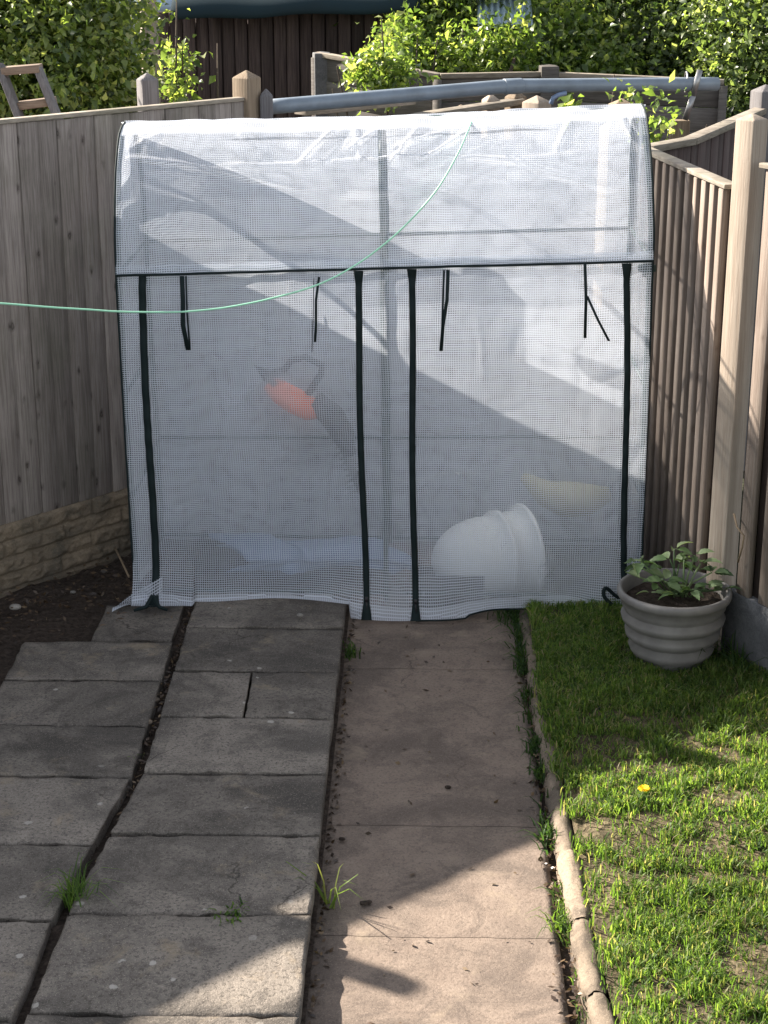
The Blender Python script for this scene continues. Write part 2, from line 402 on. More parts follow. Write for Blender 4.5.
# patio of 600 x 450 slabs, laid slightly proud of the path
rows_r = [6.99, 6.57, 6.136, 5.73, 5.296, 4.882, 4.416, 3.925, 3.47, 3.02, 2.57]
rows_l = [6.42, 6.05, 5.665, 5.27, 4.823, 4.383, 3.90, 3.45, 3.0, 2.55]
pat = MB()
def slab(xa, xb, y0, y1, z, tilt=0., sk=(0., 0.)):
    g = .005
    m = Matrix.Rotation(rnd.uniform(-.003, .003), 3, 'Z')
    x0, x1 = xa + g, xb - g; y0 += g; y1 -= g
    US = [0, .004] + list(np.linspace(.02, .98, 18)) + [.996, 1]; VS = [0, .006] + list(np.linspace(.03, .97, 14)) + [.994, 1]
    nx, ny = len(US), len(VS); cx, cy = (x0 + x1) / 2, (y0 + y1) / 2
    a, b = rnd.uniform(-.003, .003), rnd.uniform(-.004, .004) + tilt
    sd = rnd.random() * 100
    V = []; 
    for j in range(ny):
        for i in range(nx):
            u, v = US[i], VS[j]
            p = m @ Vector((x0 + (x1 - x0) * u - cx, y0 + (y1 - y0) * v - cy, 0))
            ed = min(u, 1 - u) * (x1 - x0); ev = min(v, 1 - v) * (y1 - y0); e = min(ed, ev)
            chip = max(0, .55 - float(vnoise(p.x * 22 + sd, p.y * 22, 4))) * .03 if e < .004 else 0
            inset = Vector((0, 0, 0))
            if e < 1e-6:
                inset = Vector((-(u - .5), -(v - .5), 0)) * .012 * float(vnoise((p.x + cx) * 14 + sd, (p.y + cy) * 14, 8))
            V.append((cx + p.x + inset.x + (sk[0] * (1 - u) + sk[1] * u) * p.y, cy + p.y + inset.y, z + a * p.x * 3 + b * p.y * 3 - (.0025 if e < 1e-6 else 0) - chip))
    Fc = [(j * nx + i, j * nx + i + 1, (j + 1) * nx + i + 1, (j + 1) * nx + i) for j in range(ny - 1) for i in range(nx - 1)]
    ring = [i for i in range(nx)] + [j * nx + nx - 1 for j in range(1, ny)] + [(ny - 1) * nx + i for i in range(nx - 2, -1, -1)] + [j * nx for j in range(ny - 2, 0, -1)]
    o = len(V); V += [(V[i][0], V[i][1], z - .05) for i in ring]
    Fc += [(ring[(k + 1) % len(ring)], ring[k], o + k, o + (k + 1) % len(ring)) for k in range(len(ring))]
    pat.add(V, Fc, rnd.random())
def xmid(y): return float(np.interp(y, [3.9, 4.4, 4.8, 5.3, 6.7], [-1.055, -1.045, -1.01, -.955, -.975]))
for y1, y0 in zip(rows_r[:-1], rows_r[1:]):
    xm = xmid((y0 + y1) / 2); dx = (xmid(y1) - xmid(y0)) / (y1 - y0)
    if y1 == 6.136:
        slab(xm + .012, -.6385, y0, y1, .081, sk=(dx, -.02)); slab(-.6445, -.306, y0, y1, .0805, sk=(-.02, 0)); continue
    slab(xm + .012, -.306, y0, y1, .08 + rnd.uniform(-.003, .003), sk=(dx, 0))
for i, (y1, y0) in enumerate(zip(rows_l[:-1], rows_l[1:])):
    xm = xmid((y0 + y1) / 2); dx = (xmid(y1) - xmid(y0)) / (y1 - y0)
    slab(xm - .63, xm - .014, y0, y1, .076 + rnd.uniform(-.004, .004), sk=(dx, dx))
    if i > 1: slab(xm - 1.25, xm - .635, y0 - .02, y1 - .02, .074 + rnd.uniform(-.004, .004), sk=(dx, dx))
slab(-1.34, -1.0, 6.47, 6.86, .058)
tag(pat.build('patio', M['slab']), kind='structure')

pth = MB()
ys = [7.9, 6.35, 5.09, 4.432, 2.4]
for a, b in zip(ys[1:], ys[:-1]):
    def pf(u, v, a=a, b=b):
        x = -.335 + .752 * u; y = a + .0012 + (b - a - .0024) * v; y += (v * (float(fbm(x * 7, b * 3, 5)) - .5) + (1 - v) * (float(fbm(x * 7, a * 3, 5)) - .5)) * .022
        e = min(v, 1 - v) * (b - a); eu = min(u, 1 - u) * .717
        z = .0 + .003 * float(fbm(x * 6, y * 6, 2)) - (.002 if e < .004 else 0) - (.01 if eu < .002 else 0)
        if eu < 1e-5: x += (.5 - u) * .03 * float(vnoise(y * 12, u * 9, 6))
        return (x, y, z)
    vs = [0, .001] + list(np.linspace(.01, .99, 60)) + [.999, 1]
    pth.grid(pf, [0] + list(np.linspace(.004, .996, 30)) + [1], vs, .5)
    pth.box((.05, (a + b) / 2, -.06), (.70, b - a - .012, .1), var=.5)
tag(pth.build('path', M['path']), kind='structure')
# moss and soil filled trench either side of the path
gap = MB()
gap.grid(lambda u, v: (u, v, -.035 + .03 * float(fbm(u * 25, v * 25, 8)) + (.03 if u > .5 else 0)), np.linspace(.385, .60, 16), np.linspace(2.4, 7.0, 200), .5)
tag(gap.build('soil_trench', M['soil'], smooth=True), kind='structure')

def kerb_x(y):                       # centre line of the edging
    pts = [(2.4, .545), (3.9, .505), (4.3, .485), (4.75, .475), (5.2, .47), (5.9, .455), (7.0, .45)]
    return float(np.interp(y, [p[0] for p in pts], [p[1] for p in pts]))
LZ = .055
def fence_x(y):                      # inner line of the right-hand fence
    return 1.13 - (y - 6.45) * .085 if y > 6.45 else 1.2 + (6.45 - y) * .60
def lawn_fn(u, v):
    y = 2.4 + 4.55 * v; x = kerb_x(y) + .03 + (max(fence_x(y), .6) + .15 - kerb_x(y)) * u
    return (x, y, LZ - .02 * (u < .02) + .022 * (float(fbm(x * 5, y * 5, 21)) - .5) + .02 * float(fbm(x * 24, y * 24, 4)))
sheet_ground('lawn_ground', lawn_fn, np.linspace(0, 1, 60), np.linspace(0, 1, 200), M['lawn_soil'])

def grass(name, pts, hs, widths, mat, var, lean=.45, seed=1):
    n = len(pts); g = np.random.default_rng(seed)
    ang = g.random(n) * 2 * np.pi; la = g.random(n) * 2 * np.pi
    ln = (g.random(n) ** 1.2) * lean * 2
    w = widths[:, None] * np.stack([np.cos(ang), np.sin(ang), np.zeros(n)], 1)
    d = np.stack([np.cos(la), np.sin(la), np.zeros(n)], 1)
    h = hs[:, None]; up = np.array([0, 0, 1.])
    l = ln[:, None]
    p0 = pts; p1 = pts + up * h * .5 + d * h * l * .18; p2 = pts + up * h * .85 + d * h * l * .55; p3 = pts + up * h * (1.02 - .3 * l) + d * h * l * 1.0
    V = np.stack([p0 - w, p0 + w, p1 - w * .9, p1 + w * .9, p2 - w * .6, p2 + w * .6, p3], 1).reshape(-1, 3)
    b = np.arange(n) * 7
    f4 = np.stack([np.stack([b, b + 1, b + 3, b + 2], 1), np.stack([b + 2, b + 3, b + 5, b + 4], 1)], 1).reshape(-1, 4)
    f3 = np.stack([b + 4, b + 5, b + 6], 1)
    me = bpy.data.meshes.new(name); me.vertices.add(len(V)); me.vertices.foreach_set('co', V.astype(np.float32).ravel())
    lo = np.concatenate([f4.ravel(), f3.ravel()]); nl = len(f4) * 4
    st = np.concatenate([np.arange(len(f4)) * 4, nl + np.arange(len(f3)) * 3])
    me.loops.add(len(lo)); me.loops.foreach_set('vertex_index', lo.astype(np.int32))
    me.polygons.add(len(st)); me.polygons.foreach_set('loop_start', st.astype(np.int32)); me.update(calc_edges=True)
    at = me.attributes.new('var', 'FLOAT', 'FACE'); at.data.foreach_set('value', np.concatenate([np.repeat(var, 2), var]).astype(np.float32))
    me.materials.append(mat); o = bpy.data.objects.new(name, me); COL.objects.link(o); return o
n = 260000
y = 2.7 + 4.4 * rng.random(n); kx = np.interp(y, [2.4, 3.9, 4.3, 4.75, 5.2, 5.9, 7.0], [.545, .505, .485, .475, .47, .455, .45])
fx = np.where(y > 6.45, 1.13 - (y - 6.45) * .085, 1.2 + (6.45 - y) * .60)
x = kx + .0 + (np.minimum(fx, 2.0) + .03 - kx) * rng.random(n)
x = x + rng.normal(0, .012, n)
den = fbm(x * 4.2, y * 4.2, 31); den2 = fbm(x * 15, y * 15, 37)
dens = np.clip((den + den2 * .9 - .67) * 3.8, .17, 1)
dens = dens * np.where(y < 5.3, np.clip((x - kx) / .22 + 1.2 * den2 - .5, .10, 1), 1)
keep = (rng.random(n) < dens) & (x > kx + np.where((y > 5.05) & (y < 6.2), -.045, .015) + .03 * (rng.random(n) - .5)) & (y < 6.90)
x, y, den = x[keep], y[keep], den2[keep]
hs = (.018 + .042 * rng.random(len(x)) ** 1.6) * (.55 + .8 * den) * np.where(y < 4.5, 1.2, 1.)
hs = hs * (.55 + .95 * fbm(x * 7, y * 7, 61))
gv = np.clip(rng.normal(.5, .25, len(x)) + (den - .5) * .35, 0, .9); gv[rng.random(len(x)) < .07] = .97
tag(grass('grass', np.stack([x, y, np.full(len(x), LZ - .002)], 1), hs, .0016 + .0016 * rng.random(len(x)), M['grass'], gv, .6), 'bright patchy lawn grass growing up to the buff edging stones', 'grass', kind='stuff')

# ------------------------------------------------------------------ left fence (its near bays stand left of the frame and shade the patio)
A = G(0, 590, .05); A.z = 0
B = Vector((*G(130, 547, .05)[:2], 0))
fd = Vector((.656, .755, 0)).normalized(); fnm = Vector((fd.y, -fd.x, 0))   # along, and towards the garden
LF = Vector((A.x, A.y, 0))
def ln_pt(uu, off=0, z=0): return LF + fd * uu + fnm * off + Vector((0, 0, z))
P2 = LF - fd * .10
P1 = Vector((-3.10, 5.81, 0))
ndir = (P2 - P1).normalized(); nnm = Vector((ndir.y, -ndir.x, 0))
P0 = P1 - ndir * 1.83; Pm = P0 - ndir * 1.83
lf = empty('board_fence', (LF.x, LF.y, 0), 'tall grey-brown board fence above a rock-faced concrete gravel board, left of the greenhouse', 'fence')
def board_panel(o, a, b, z0, za, zb, d_in, bw, mat, name='board_panel', thick=.016, gapm=.0008, lap=True):
    d = (b - a); L = d.length; d = d.normalized(); nm = Vector((d.y, -d.x, 0)) * d_in
    k = max(1, round(L / bw)); w = L / k; mb = MB()
    ang = math.atan2(d.y, d.x)
    for i in range(k):
        t = (i + .5) / k; zt = za + (zb - za) * t + rnd.uniform(-.002, .002)
        off = .004 if (i % 2 and lap) else 0
        m = Matrix.Rotation(ang, 3, 'Z') @ Matrix.Rotation(rnd.uniform(-.035, .035), 3, 'Z')
        mb.box(a + d * (L * t) + nm * off + Vector((0, 0, (z0 + zt) / 2)), (w - gapm, thick, zt - z0), M=m)
    return mb.build(name, mat, o, bevel=.0022, seg=1)
fence_top = AT(0, 126, AT(0, 122, 7.2).y).z
ZT = G(0, 590, .05)  # base
def top_z(px, py, uu):                # height of the fence top where the photo shows it
    p = ln_pt(uu); v = _ray(px, py); s = math.hypot(p.x, p.y) / math.hypot(v.x, v.y); return CAM_H + v.z * s
# visible bay: from P2 to the post behind the greenhouse
zA, zE = top_z(0, 127, 0), None
E_ = None
for k_ in range(400):                 # where does the bay end (pixel column 238)
    uu = k_ * .005; p = ln_pt(uu); v = _ray(238, 100)
    if math.atan2(p.x, p.y) > math.atan2(v.x, v.y): E_ = uu; break
zE = top_z(238, 102, E_)
board_panel(lf, ln_pt(-.05), ln_pt(E_ + .045), .345, zA, zE, 1, .098, M['fence'])
mb = MB(); mb.bar(ln_pt(-.06, -.004, zA + .012), ln_pt(E_ + .02, -.004, zE + .012), .046, .018); mb.build('capping_rail', M['rail'], lf, bevel=.003)
for z_ in (.6, 1.72):
    mb = MB(); mb.bar(ln_pt(-.05, -.035, z_), ln_pt(E_, -.035, z_), .035, .05); mb.build('back_rail', M['rail'], lf)
# rock-faced gravel board
gb = MB(); Lg = E_ + .3
courses = [(.045, .118), (.118, .192), (.192, .268), (.268, .345)]
def gbf(uu, zz):
    d = -.004
    if zz < .045: d = .018
    else:
        for ci, (c0, c1) in enumerate(courses):
            if c0 <= zz <= c1:
                w = .33; ph = uu / w + ci * .47 + .13 * math.sin(ci * 3.1); fxx = ph - math.floor(ph)
                e = min(zz - c0, c1 - zz, fxx * w, (1 - fxx) * w)
                blk = float(_hash(np.floor(ph), ci, 5))
                s = min(1, e / .013)
                d = -.006 + s * (.008 + .014 * blk + .030 * (float(fbm(uu * 26, zz * 40, 9)) - .3))
    return ln_pt(uu, d + .016, zz)
gb.grid(gbf, np.linspace(-.15, Lg, 330), np.concatenate([[-.05, 0], np.linspace(.03, .345, 58)]), .5)
gb.bar(ln_pt(-.15, -.012, .147), ln_pt(Lg, -.012, .147), .045, .392, var=.5)
gb.build('gravel_board', M['gravel_board'], lf, smooth=True)
# near bays
board_panel(lf, P1, P2, .30, 1.98, 2.03, 1, .10, M['fence'])
board_panel(lf, P0, P1, .30, 2.10, 2.10, 1, .10, M['fence']); board_panel(lf, Pm, P0, .30, 2.12, 2.12, 1, .10, M['fence'])
for a, b in ((P1, P2), (P0, P1), (Pm, P0)):
    mb = MB(); mb.bar(a + Vector((0, 0, .15)), b + Vector((0, 0, .15)), .05, .30); mb.build('gravel_board', M['gravel_board'], lf)
def post(root, p, h, w=.1, mat=None, rz=0, cap=.035, name='post'):
    mb = MB(); v = []; rot = Matrix.Rotation(rz, 3, 'Z')
    for z, s in ((-.05, 1), (h - cap, 1)):
        for sx, sy in ((-1, -1), (1, -1), (1, 1), (-1, 1)): v.append(Vector(p) + rot @ Vector((sx * w / 2 * s, sy * w / 2 * s, z)))
    v.append(Vector(p) + Vector((0, 0, h)))
    mb.add(v, [(0, 1, 5, 4), (1, 2, 6, 5), (2, 3, 7, 6), (3, 0, 4, 7), (4, 5, 8), (5, 6, 8), (6, 7, 8), (7, 4, 8)])
    return mb.build(name, mat or M['post_brown'], root, bevel=.004)
az = math.atan2(fd.y, fd.x)
post(lf, P2 + nnm * .0, 2.24, .085, rz=az); post(lf, P1, 2.25, .085, rz=az); post(lf, P0, 2.25, .085, rz=az)
# the two end posts
pe = ln_pt(E_ + .05)
vz = AT(246, 70, pe.y)
post(lf, Vector((pe.x, pe.y, 0)) + Vector((0, .02, 0)), vz.z, .095, M['post_brown'], rz=az + .1)

# next bays, running on behind the greenhouse, lower
lf2 = empty('low_fence', (pe.x + .1, pe.y + .1, 0), 'lower weathered fence of capped posts running on behind the greenhouse', 'fence')
Q0 = ln_pt(E_ + .03, -.06); Q1 = Vector((.10, 9.08, 0)); Q2 = Vector((.98, 9.14, 0))
def zat(px, py, p):
    v = _ray(px, py); s = math.hypot(p.x, p.y) / math.hypot(v.x, v.y); return CAM_H + v.z * s
board_panel(lf2, Q0, Q1, -.05, 1.84, 1.78, 1, .11, M['fence'])
board_panel(lf2, Q1, Q2, -.05, 1.76, 1.72, 1, .11, M['fence'])
pq = AT(266, 88, Q0.y); post(lf2, (pq.x, Q0.y, 0), pq.z, .06, M['ladder'], rz=.1)
for (px, py, Yv, w, mt) in ((461, 104, 9.25, .09, 'post_brown'), (491, 93, 9.35, .075, 'post'), (516, 90, 9.42, .085, 'post_brown'), (537, 95, 9.30, .11, 'post'), (622, 98, 9.5, .12, 'post_brown')):
    q = AT(px, py, Yv); post(lf2, (q.x, Yv, 0), q.z, w, M[mt], rz=.2 + px * .01)
mb = MB(); a_ = AT(415, 117, 9.0); b_ = AT(520, 101, 9.4); mb.bar(a_, b_, .09, .03); mb.build('top_rail', M['rail'], lf2, bevel=.004)
mb = MB(); a_ = AT(300, 112, 8.6); b_ = AT(410, 101, 9.1); mb.bar(a_, b_, .09, .03); mb.build('top_rail', M['rail'], lf2, bevel=.004)

# lone grey post behind the left fence
q = AT(147, 72, 8.6); 
p_ = post(None, (q.x, 8.6, 0), q.z, .085, M['ladder'], rz=.5, name='fence_post')
tag(p_, 'lone grey post with pointed top standing behind the left fence beside the bush', 'post')
q0, q1 = AT(147, -12, 11.6), AT(153, 40, 11.6)
p_ = post(None, (q0.x, 11.6, 0), q0.z, .10, M['post'], rz=.3, name='fence_post')
tag(p_, 'taller lichen-grey post at the left end of the dark boarded shed', 'post')

# ------------------------------------------------------------------ right fence
rf = empty('board_fence', (1.17, 6.45, 0), 'pale vertically boarded fence with a broad square post, right of the greenhouse', 'fence')
pr1 = AT(735, 190, 6.52); zt1 = pr1.z
e2 = G(648, 152, zt1 - .0); zt2 = zt1
R1 = Vector((pr1.x, 6.52, 0)); R2 = Vector((e2.x, e2.y, 0))
def batten_fence(root, a, b, z0, za, zb, pitch, bw, side=1, proud=.022):
    d = (b - a); L = d.length; d.normalize(); nm = Vector((-d.y, d.x, 0)) * side
    ang = math.atan2(d.y, d.x)
    mb = MB(); mb.box((a + b) / 2 + Vector((0, 0, (z0 + min(za, zb)) / 2)), (L, .014, min(za, zb) - z0 - .01), rz=ang, var=.5)
    mb.build('backing_boards', M['fence_gap_shade'], root)
    mb = MB(); k = int(L / pitch)
    for i in range(k):
        t = (i + .5) / k; zt = za + (zb - za) * t
        m = Matrix.Rotation(ang + rnd.uniform(-.03, .03), 3, 'Z')
        mb.box(a + d * (L * t) + nm * (.008 + proud / 2) + Vector((0, 0, (z0 + zt) / 2)), (bw + rnd.uniform(-.006, .006), proud, zt - z0 + rnd.uniform(-.004, .004)), M=m)
    mb.build('vertical_boards', M['fence_right'], root, bevel=.003, seg=1)
    mb = MB(); mb.bar(a + Vector((0, 0, za + .012)) + nm * .012, b + Vector((0, 0, zb + .012)) + nm * .012, .060, .018); mb.build('top_rail', M['rail'], root, bevel=.003)
batten_fence(rf, R1, R2, .14, zt1, zt2, .092, .044, 1, .030)
post_p = Vector((AT(752, 122, 6.45).x - .0, 6.45, 0))
pz = AT(752, 113, 6.45).z
post(rf, post_p, pz, .084, M['post'], rz=R(42), cap=.022)
N1 = post_p + Vector((.035, -.03, 0)); N2 = N1 + Vector((.50, -.866, 0)) * 2.2
nz = AT(756, 168, 6.38).z
batten_fence(rf, N1 + Vector((.02, -.035, 0)), N2, .34, nz, nz, .12, .075, -1, .024)
# gravel boards under both panels, the near one in a darker tone
mb = MB(); mb.bar(R1 + Vector((0, 0, .04)), R2 + Vector((0, 0, .04)), .045, .18, var=.4); mb.build('gravel_board', M['dull_concrete'], rf, bevel=.006)
mb = MB(); mb.bar(N1 + Vector((-.01, 0, .15)), N2 + Vector((0, 0, .15)), .05, .38, var=.2); mb.build('gravel_board', M['dull_concrete'], rf, bevel=.006)
mb = MB()
q = AT(738, 548, 6.30); mb.tube([AT(734, 514, 6.36), AT(737, 527, 6.30), AT(744, 536, 6.27), AT(742, 548, 6.28), AT(738, 562, 6.32)], .004, 6); 
tag(mb.build('dead_twig', M['twig'], None, smooth=True), 'bent dead twig caught on the right-hand fence beside the square post', 'twig')

# neighbour's fence beyond the right corner
nf = empty('neighbour_fence', (R2.x, R2.y, 0), 'shaded neighbouring fence with a pale top rail beyond the right-hand corner', 'fence')
zc = zt1 + .01
C0 = Vector((R2.x, R2.y + .03, 0)); c1 = G(690, 141, zc); C1 = Vector((c1.x, c1.y, 0)); c2 = G(792, 97, zc); C2 = Vector((c2.x, c2.y, 0))
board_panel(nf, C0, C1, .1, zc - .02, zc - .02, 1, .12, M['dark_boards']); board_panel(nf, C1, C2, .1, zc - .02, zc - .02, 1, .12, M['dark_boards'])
mb = MB(); mb.bar(C0 + Vector((0, 0, zc)), C1 + Vector((0, 0, zc)), .07, .03); mb.build('top_rail', M['rail'], nf, bevel=.003)
mb = MB(); mb.bar(C1 + Vector((0, 0, zc)), C2 + Vector((0, 0, zc)), .07, .03); mb.build('top_rail', M['rail'], nf, bevel=.003)
q = AT(766, 84, 9.2); post(nf, (q.x, 9.2, 0), q.z, .11, M['ladder'], rz=.4)
# sunlit post just behind the greenhouse, seen through its cover
q = AT(611, 118, 8.15)
tag(post(None, (q.x, 8.15, 0), min(q.z, 1.95), .075, M['post'], rz=.6, name='fence_post'), 'pale sunlit post close behind the right end of the greenhouse, seen through its cover', 'post')

# ------------------------------------------------------------------ fence and shed at the back
bf = empty('panel_fence', (-.4, 10, 0), 'grey panel fence with horizontal boards and upright battens behind the long pipe', 'fence')
ZB = 1.86
pts = [AT(318, 54, 11.5), AT(440, 76, 11.0), AT(545, 74, 11.1), AT(724, 82, 10.9)]; ZZ = [p.z for p in pts]
pts = [Vector((p.x, p.y, 0)) for p in pts]
for i in range(3):
    a, b = pts[i], pts[i + 1]; d = (b - a).normalized(); nm = Vector((d.y, -d.x, 0)); L = (b - a).length
    mb = MB()
    for r_ in range(12):
        z = -.085 - r_ * .145; za_, zb_ = Vector((0, 0, ZZ[i] + z)), Vector((0, 0, ZZ[i + 1] + z))
        mb.bar(a + za_ + nm * .004 * (r_ % 2), b + zb_ + nm * .004 * (r_ % 2), .016, .142)
    mb.build('horizontal_boards', M['back_fence'], bf, bevel=.002, seg=1)
    mb = MB(); mb.bar(a + Vector((0, 0, ZZ[i])), b + Vector((0, 0, ZZ[i + 1])), .06, .03); mb.build('capping_rail', M['rail'], bf, bevel=.003)
    k = max(1, round(L / .62))
    for j in range(k + 1):
        if i and j == 0: continue
        c = a + d * (L * j / k) + nm * .03
        mb = MB(); zq = ZZ[i] + (ZZ[i + 1] - ZZ[i]) * j / k - .02; mb.box(c + Vector((0, 0, zq / 2)), (.05, .03, zq), rz=math.atan2(d.y, d.x)); mb.build('upright_batten', M['back_fence'], bf, bevel=.002, seg=1)
q = AT(322, 53, pts[0].y); post(bf, (q.x, pts[0].y, 0), q.z + .01, .11, M['dull_concrete'], rz=.2, cap=.01)
q = AT(549, 66, pts[2].y); post(bf, (q.x, pts[2].y, 0), q.z + .01, .11, M['back_fence'], rz=.1, cap=.01)

sh = empty('boarded_shed', (-1, 12.4, 0), 'dark brown boarded shed with a dark green felt roof beyond the fences', 'shed')
a = AT(158, 60, 12.2); b = AT(412, 60, 12.2)
zt = AT(300, 12, 12.2).z
mb = MB(); bw = .088; k = int((b.x - a.x) / bw)
for i in range(k):
    xx = a.x + bw * (i + .5)
    m = Matrix.Rotation(rnd.uniform(-.14, .14), 3, 'Z')
    mb.box((xx, 12.2 + .012 * (i % 2), zt / 2), (bw - .004 - rnd.random() * .006, .02, zt), M=m)
mb.box(((a.x + b.x) / 2, 13.2, zt / 2), (b.x - a.x - .05, 1.9, zt - .02), var=.1)
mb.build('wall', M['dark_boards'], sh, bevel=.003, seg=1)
mb = MB()
xl, xr = AT(172, 10, 12).x, b.x + .04
def rf_(u, v): 
    return (xl + (xr - xl) * u + (.0 if v > .15 else .03 * math.sin(u * 9)), 11.95 + 1.3 * max(0, v - .12), zt + .02 + .06 * u + .75 * max(0, v - .12) - (.06 * (.12 - v) / .12 if v < .12 else 0) + .008 * math.sin(u * 14))
mb.grid(rf_, np.linspace(0, 1, 40), [0, .06, .12, .2, .4, .6, .8, 1], .5)
mb.build('roof', M['felt'], sh, smooth=True, solid=.03)
# pale corrugated roof glimpsed between the shrubs
cs = empty('store_cupboard', (.5, 12.0, 0), 'small store with a pale blue corrugated roof glimpsed among the leaves at top centre', 'store')
a = AT(478, 26, 11.85)
mb = MB(); mb.grid(lambda u, v: (a.x + .36 * u, 11.8 + .4 * v, a.z + .16 * v + .010 * math.sin(u * 55)), np.linspace(0, 1, 100), [0, .5, 1], .5); mb.build('roof', M['corrug'], cs, smooth=True, solid=.008)
mb = MB(); mb.box((a.x + .18, 12.06, (a.z - .03) / 2), (.28, .30, a.z - .03), var=.5); mb.build('wall', M['dark_boards'], cs)
gh_ = empty('garden_house', (-2.2, 16, 0), 'pale rendered outbuilding glimpsed above the left bush beside the shed', 'outbuilding')
a = AT(112, 14, 16); b = AT(156, 14, 16)
mb = MB(); mb.box(((a.x + b.x) / 2, 16.6, 1.0), (b.x - a.x + .6, 1.2, 2.0), var=.5); mb.build('wall', M['white_wall'], gh_)
mb = MB(); mb.box(((a.x + b.x) / 2, 16.6, 2.06), (b.x - a.x + .8, 1.5, .1), var=.5); mb.build('roof', M['corrug'], gh_)

# ------------------------------------------------------------------ foliage
def foliage(name, blobs, nclump, per, leaf, mat, parent, seed, spread=.09, shell=.55, tilt=.9):
    g = np.random.default_rng(seed)
    wts = np.array([b[1][0] * b[1][1] * b[1][2] for b in blobs]) ** (2 / 3); wts = wts / wts.sum()
    bi = g.choice(len(blobs), nclump, p=wts)
    c = np.array([b[0] for b in blobs])[bi]; r = np.array([b[1] for b in blobs])[bi]
    d = g.normal(size=(nclump, 3)); d /= np.linalg.norm(d, axis=1)[:, None]
    rad = shell + (1.08 - shell) * g.random(nclump) ** .7
    lump = .60 + .78 * fbm(d[:, 0] * 2.6 + bi * 3 + 7, d[:, 2] * 2.6 + d[:, 1] * 1.7, seed)
    cc = c + d * r * (rad * lump)[:, None]
    cs_ = spread * (.5 + g.random(nclump))
    P = np.repeat(cc, per, 0) + g.normal(size=(nclump * per, 3)) * np.repeat(cs_, per)[:, None]
    D = np.repeat(d, per, 0); n = len(P)
    ax = g.normal(size=(n, 3)) * tilt + D * .7 + np.array([0, 0, -.25]); ax /= np.linalg.norm(ax, axis=1)[:, None]
    nr = g.normal(size=(n, 3)) * .8 + D * .5 + np.array([0, 0, .9]); nr -= ax * (nr * ax).sum(1)[:, None]; nr /= np.linalg.norm(nr, axis=1)[:, None]
    sd = np.cross(ax, nr); L = leaf * np.clip(np.exp(g.normal(-.08, .42, n)), .3, 1.7)[:, None]; W = L * (.22 + .14 * g.random(n))[:, None]
    fold = .25 + .3 * g.random(n)[:, None]
    b0 = P; tip = P + ax * L - nr * L * .18; m1 = P + ax * L * .42
    V = np.stack([b0, m1 + sd * W + nr * W * fold, tip, m1 - sd * W + nr * W * fold, m1 + ax * L * .12], 1).reshape(-1, 3)
    i = np.arange(n) * 5
    F_ = np.stack([np.stack([i, i + 1, i + 4], 1), np.stack([i + 1, i + 2, i + 4], 1), np.stack([i + 2, i + 3, i + 4], 1), np.stack([i + 3, i, i + 4], 1)], 1).reshape(-1, 3)
    cv = np.clip(np.repeat(g.normal(.5, .22, nclump), per) + g.normal(0, .16, n), 0, 1)
    off = np.zeros(3); pl = parent
    while pl is not None: off = off + np.array(pl.location); pl = pl.parent
    V = V - off
    me = bpy.data.meshes.new(name); me.vertices.add(len(V)); me.vertices.foreach_set('co', V.astype(np.float32).ravel())
    me.loops.add(F_.size); me.loops.foreach_set('vertex_index', F_.astype(np.int32).ravel())
    me.polygons.add(len(F_)); me.polygons.foreach_set('loop_start', (np.arange(len(F_)) * 3).astype(np.int32)); me.update(calc_edges=True)
    at = me.attributes.new('var', 'FLOAT', 'FACE'); at.data.foreach_set('value', np.repeat(cv, 4).astype(np.float32))
    me.materials.append(mat); o = bpy.data.objects.new(name, me); COL.objects.link(o)
    if parent is not None: o.parent = parent
    return o
def bush(kind, label, cat, base, blobs, nclump, per, leaf, mat, seed, stems=5, **kw):
    r = empty(kind, (base[0], base[1], 0), label, cat)
    foliage('crown' if kind == 'tree' else 'foliage', blobs, nclump, per, leaf, M[mat], r, seed, **kw)
    mb = MB(); g = random.Random(seed)
    for i in range(stems):
        b = g.choice(blobs)[0]; p0 = Vector((base[0] + g.uniform(-.12, .12), base[1] + g.uniform(-.12, .12), 0))
        tgt = Vector(b) + Vector((g.uniform(-.3, .3), g.uniform(-.2, .2), g.uniform(-.1, .4)))
        m1 = p0.lerp(tgt, .4) + Vector((g.uniform(-.1, .1), 0, .15))
        rr = .05 if kind == 'tree' else .018
        mb.tube([p0, m1, p0.lerp(tgt, .75) + Vector((g.uniform(-.06, .06), 0, .05)), tgt], [rr, rr * .75, rr * .5, rr * .2], 6)
    mb.build('trunk' if kind == 'tree' else 'stem', M['bark'], r, smooth=True)
    return r
def X(px, py, Yv): q = AT(px, py, Yv); return (q.x, Yv, q.z)
bush('bush', 'broad mid-green bush behind the ladder and the left fence', 'bush', X(60, 60, 9.8),
     [(X(20, 60, 9.6), (.55, .5, .62)), (X(78, 40, 9.9), (.36, .45, .62)), (X(98, 80, 9.8), (.20, .3, .36)), (X(45, 0, 10.1), (.5, .5, .5)), (X(-70, 30, 9.8), (.5, .5, .8)), (X(30, 130, 9.7), (.5, .4, .5))],
     1500, 34, .042, 'leaf_bush', 5, 14, spread=.085)
bush('shrub', 'yellow-green shrub spilling over the grey panel fence beside the dark shed', 'shrub', X(385, 80, 10.8),
     [(X(388, 62, 10.3), (.10, .14, .15)), (X(366, 76, 10.3), (.08, .10, .06)), (X(398, 40, 11.5), (.12, .15, .13)), (X(402, 80, 10.3), (.04, .06, .07))],
     90, 20, .042, 'leaf_bright', 15, 5, spread=.05)
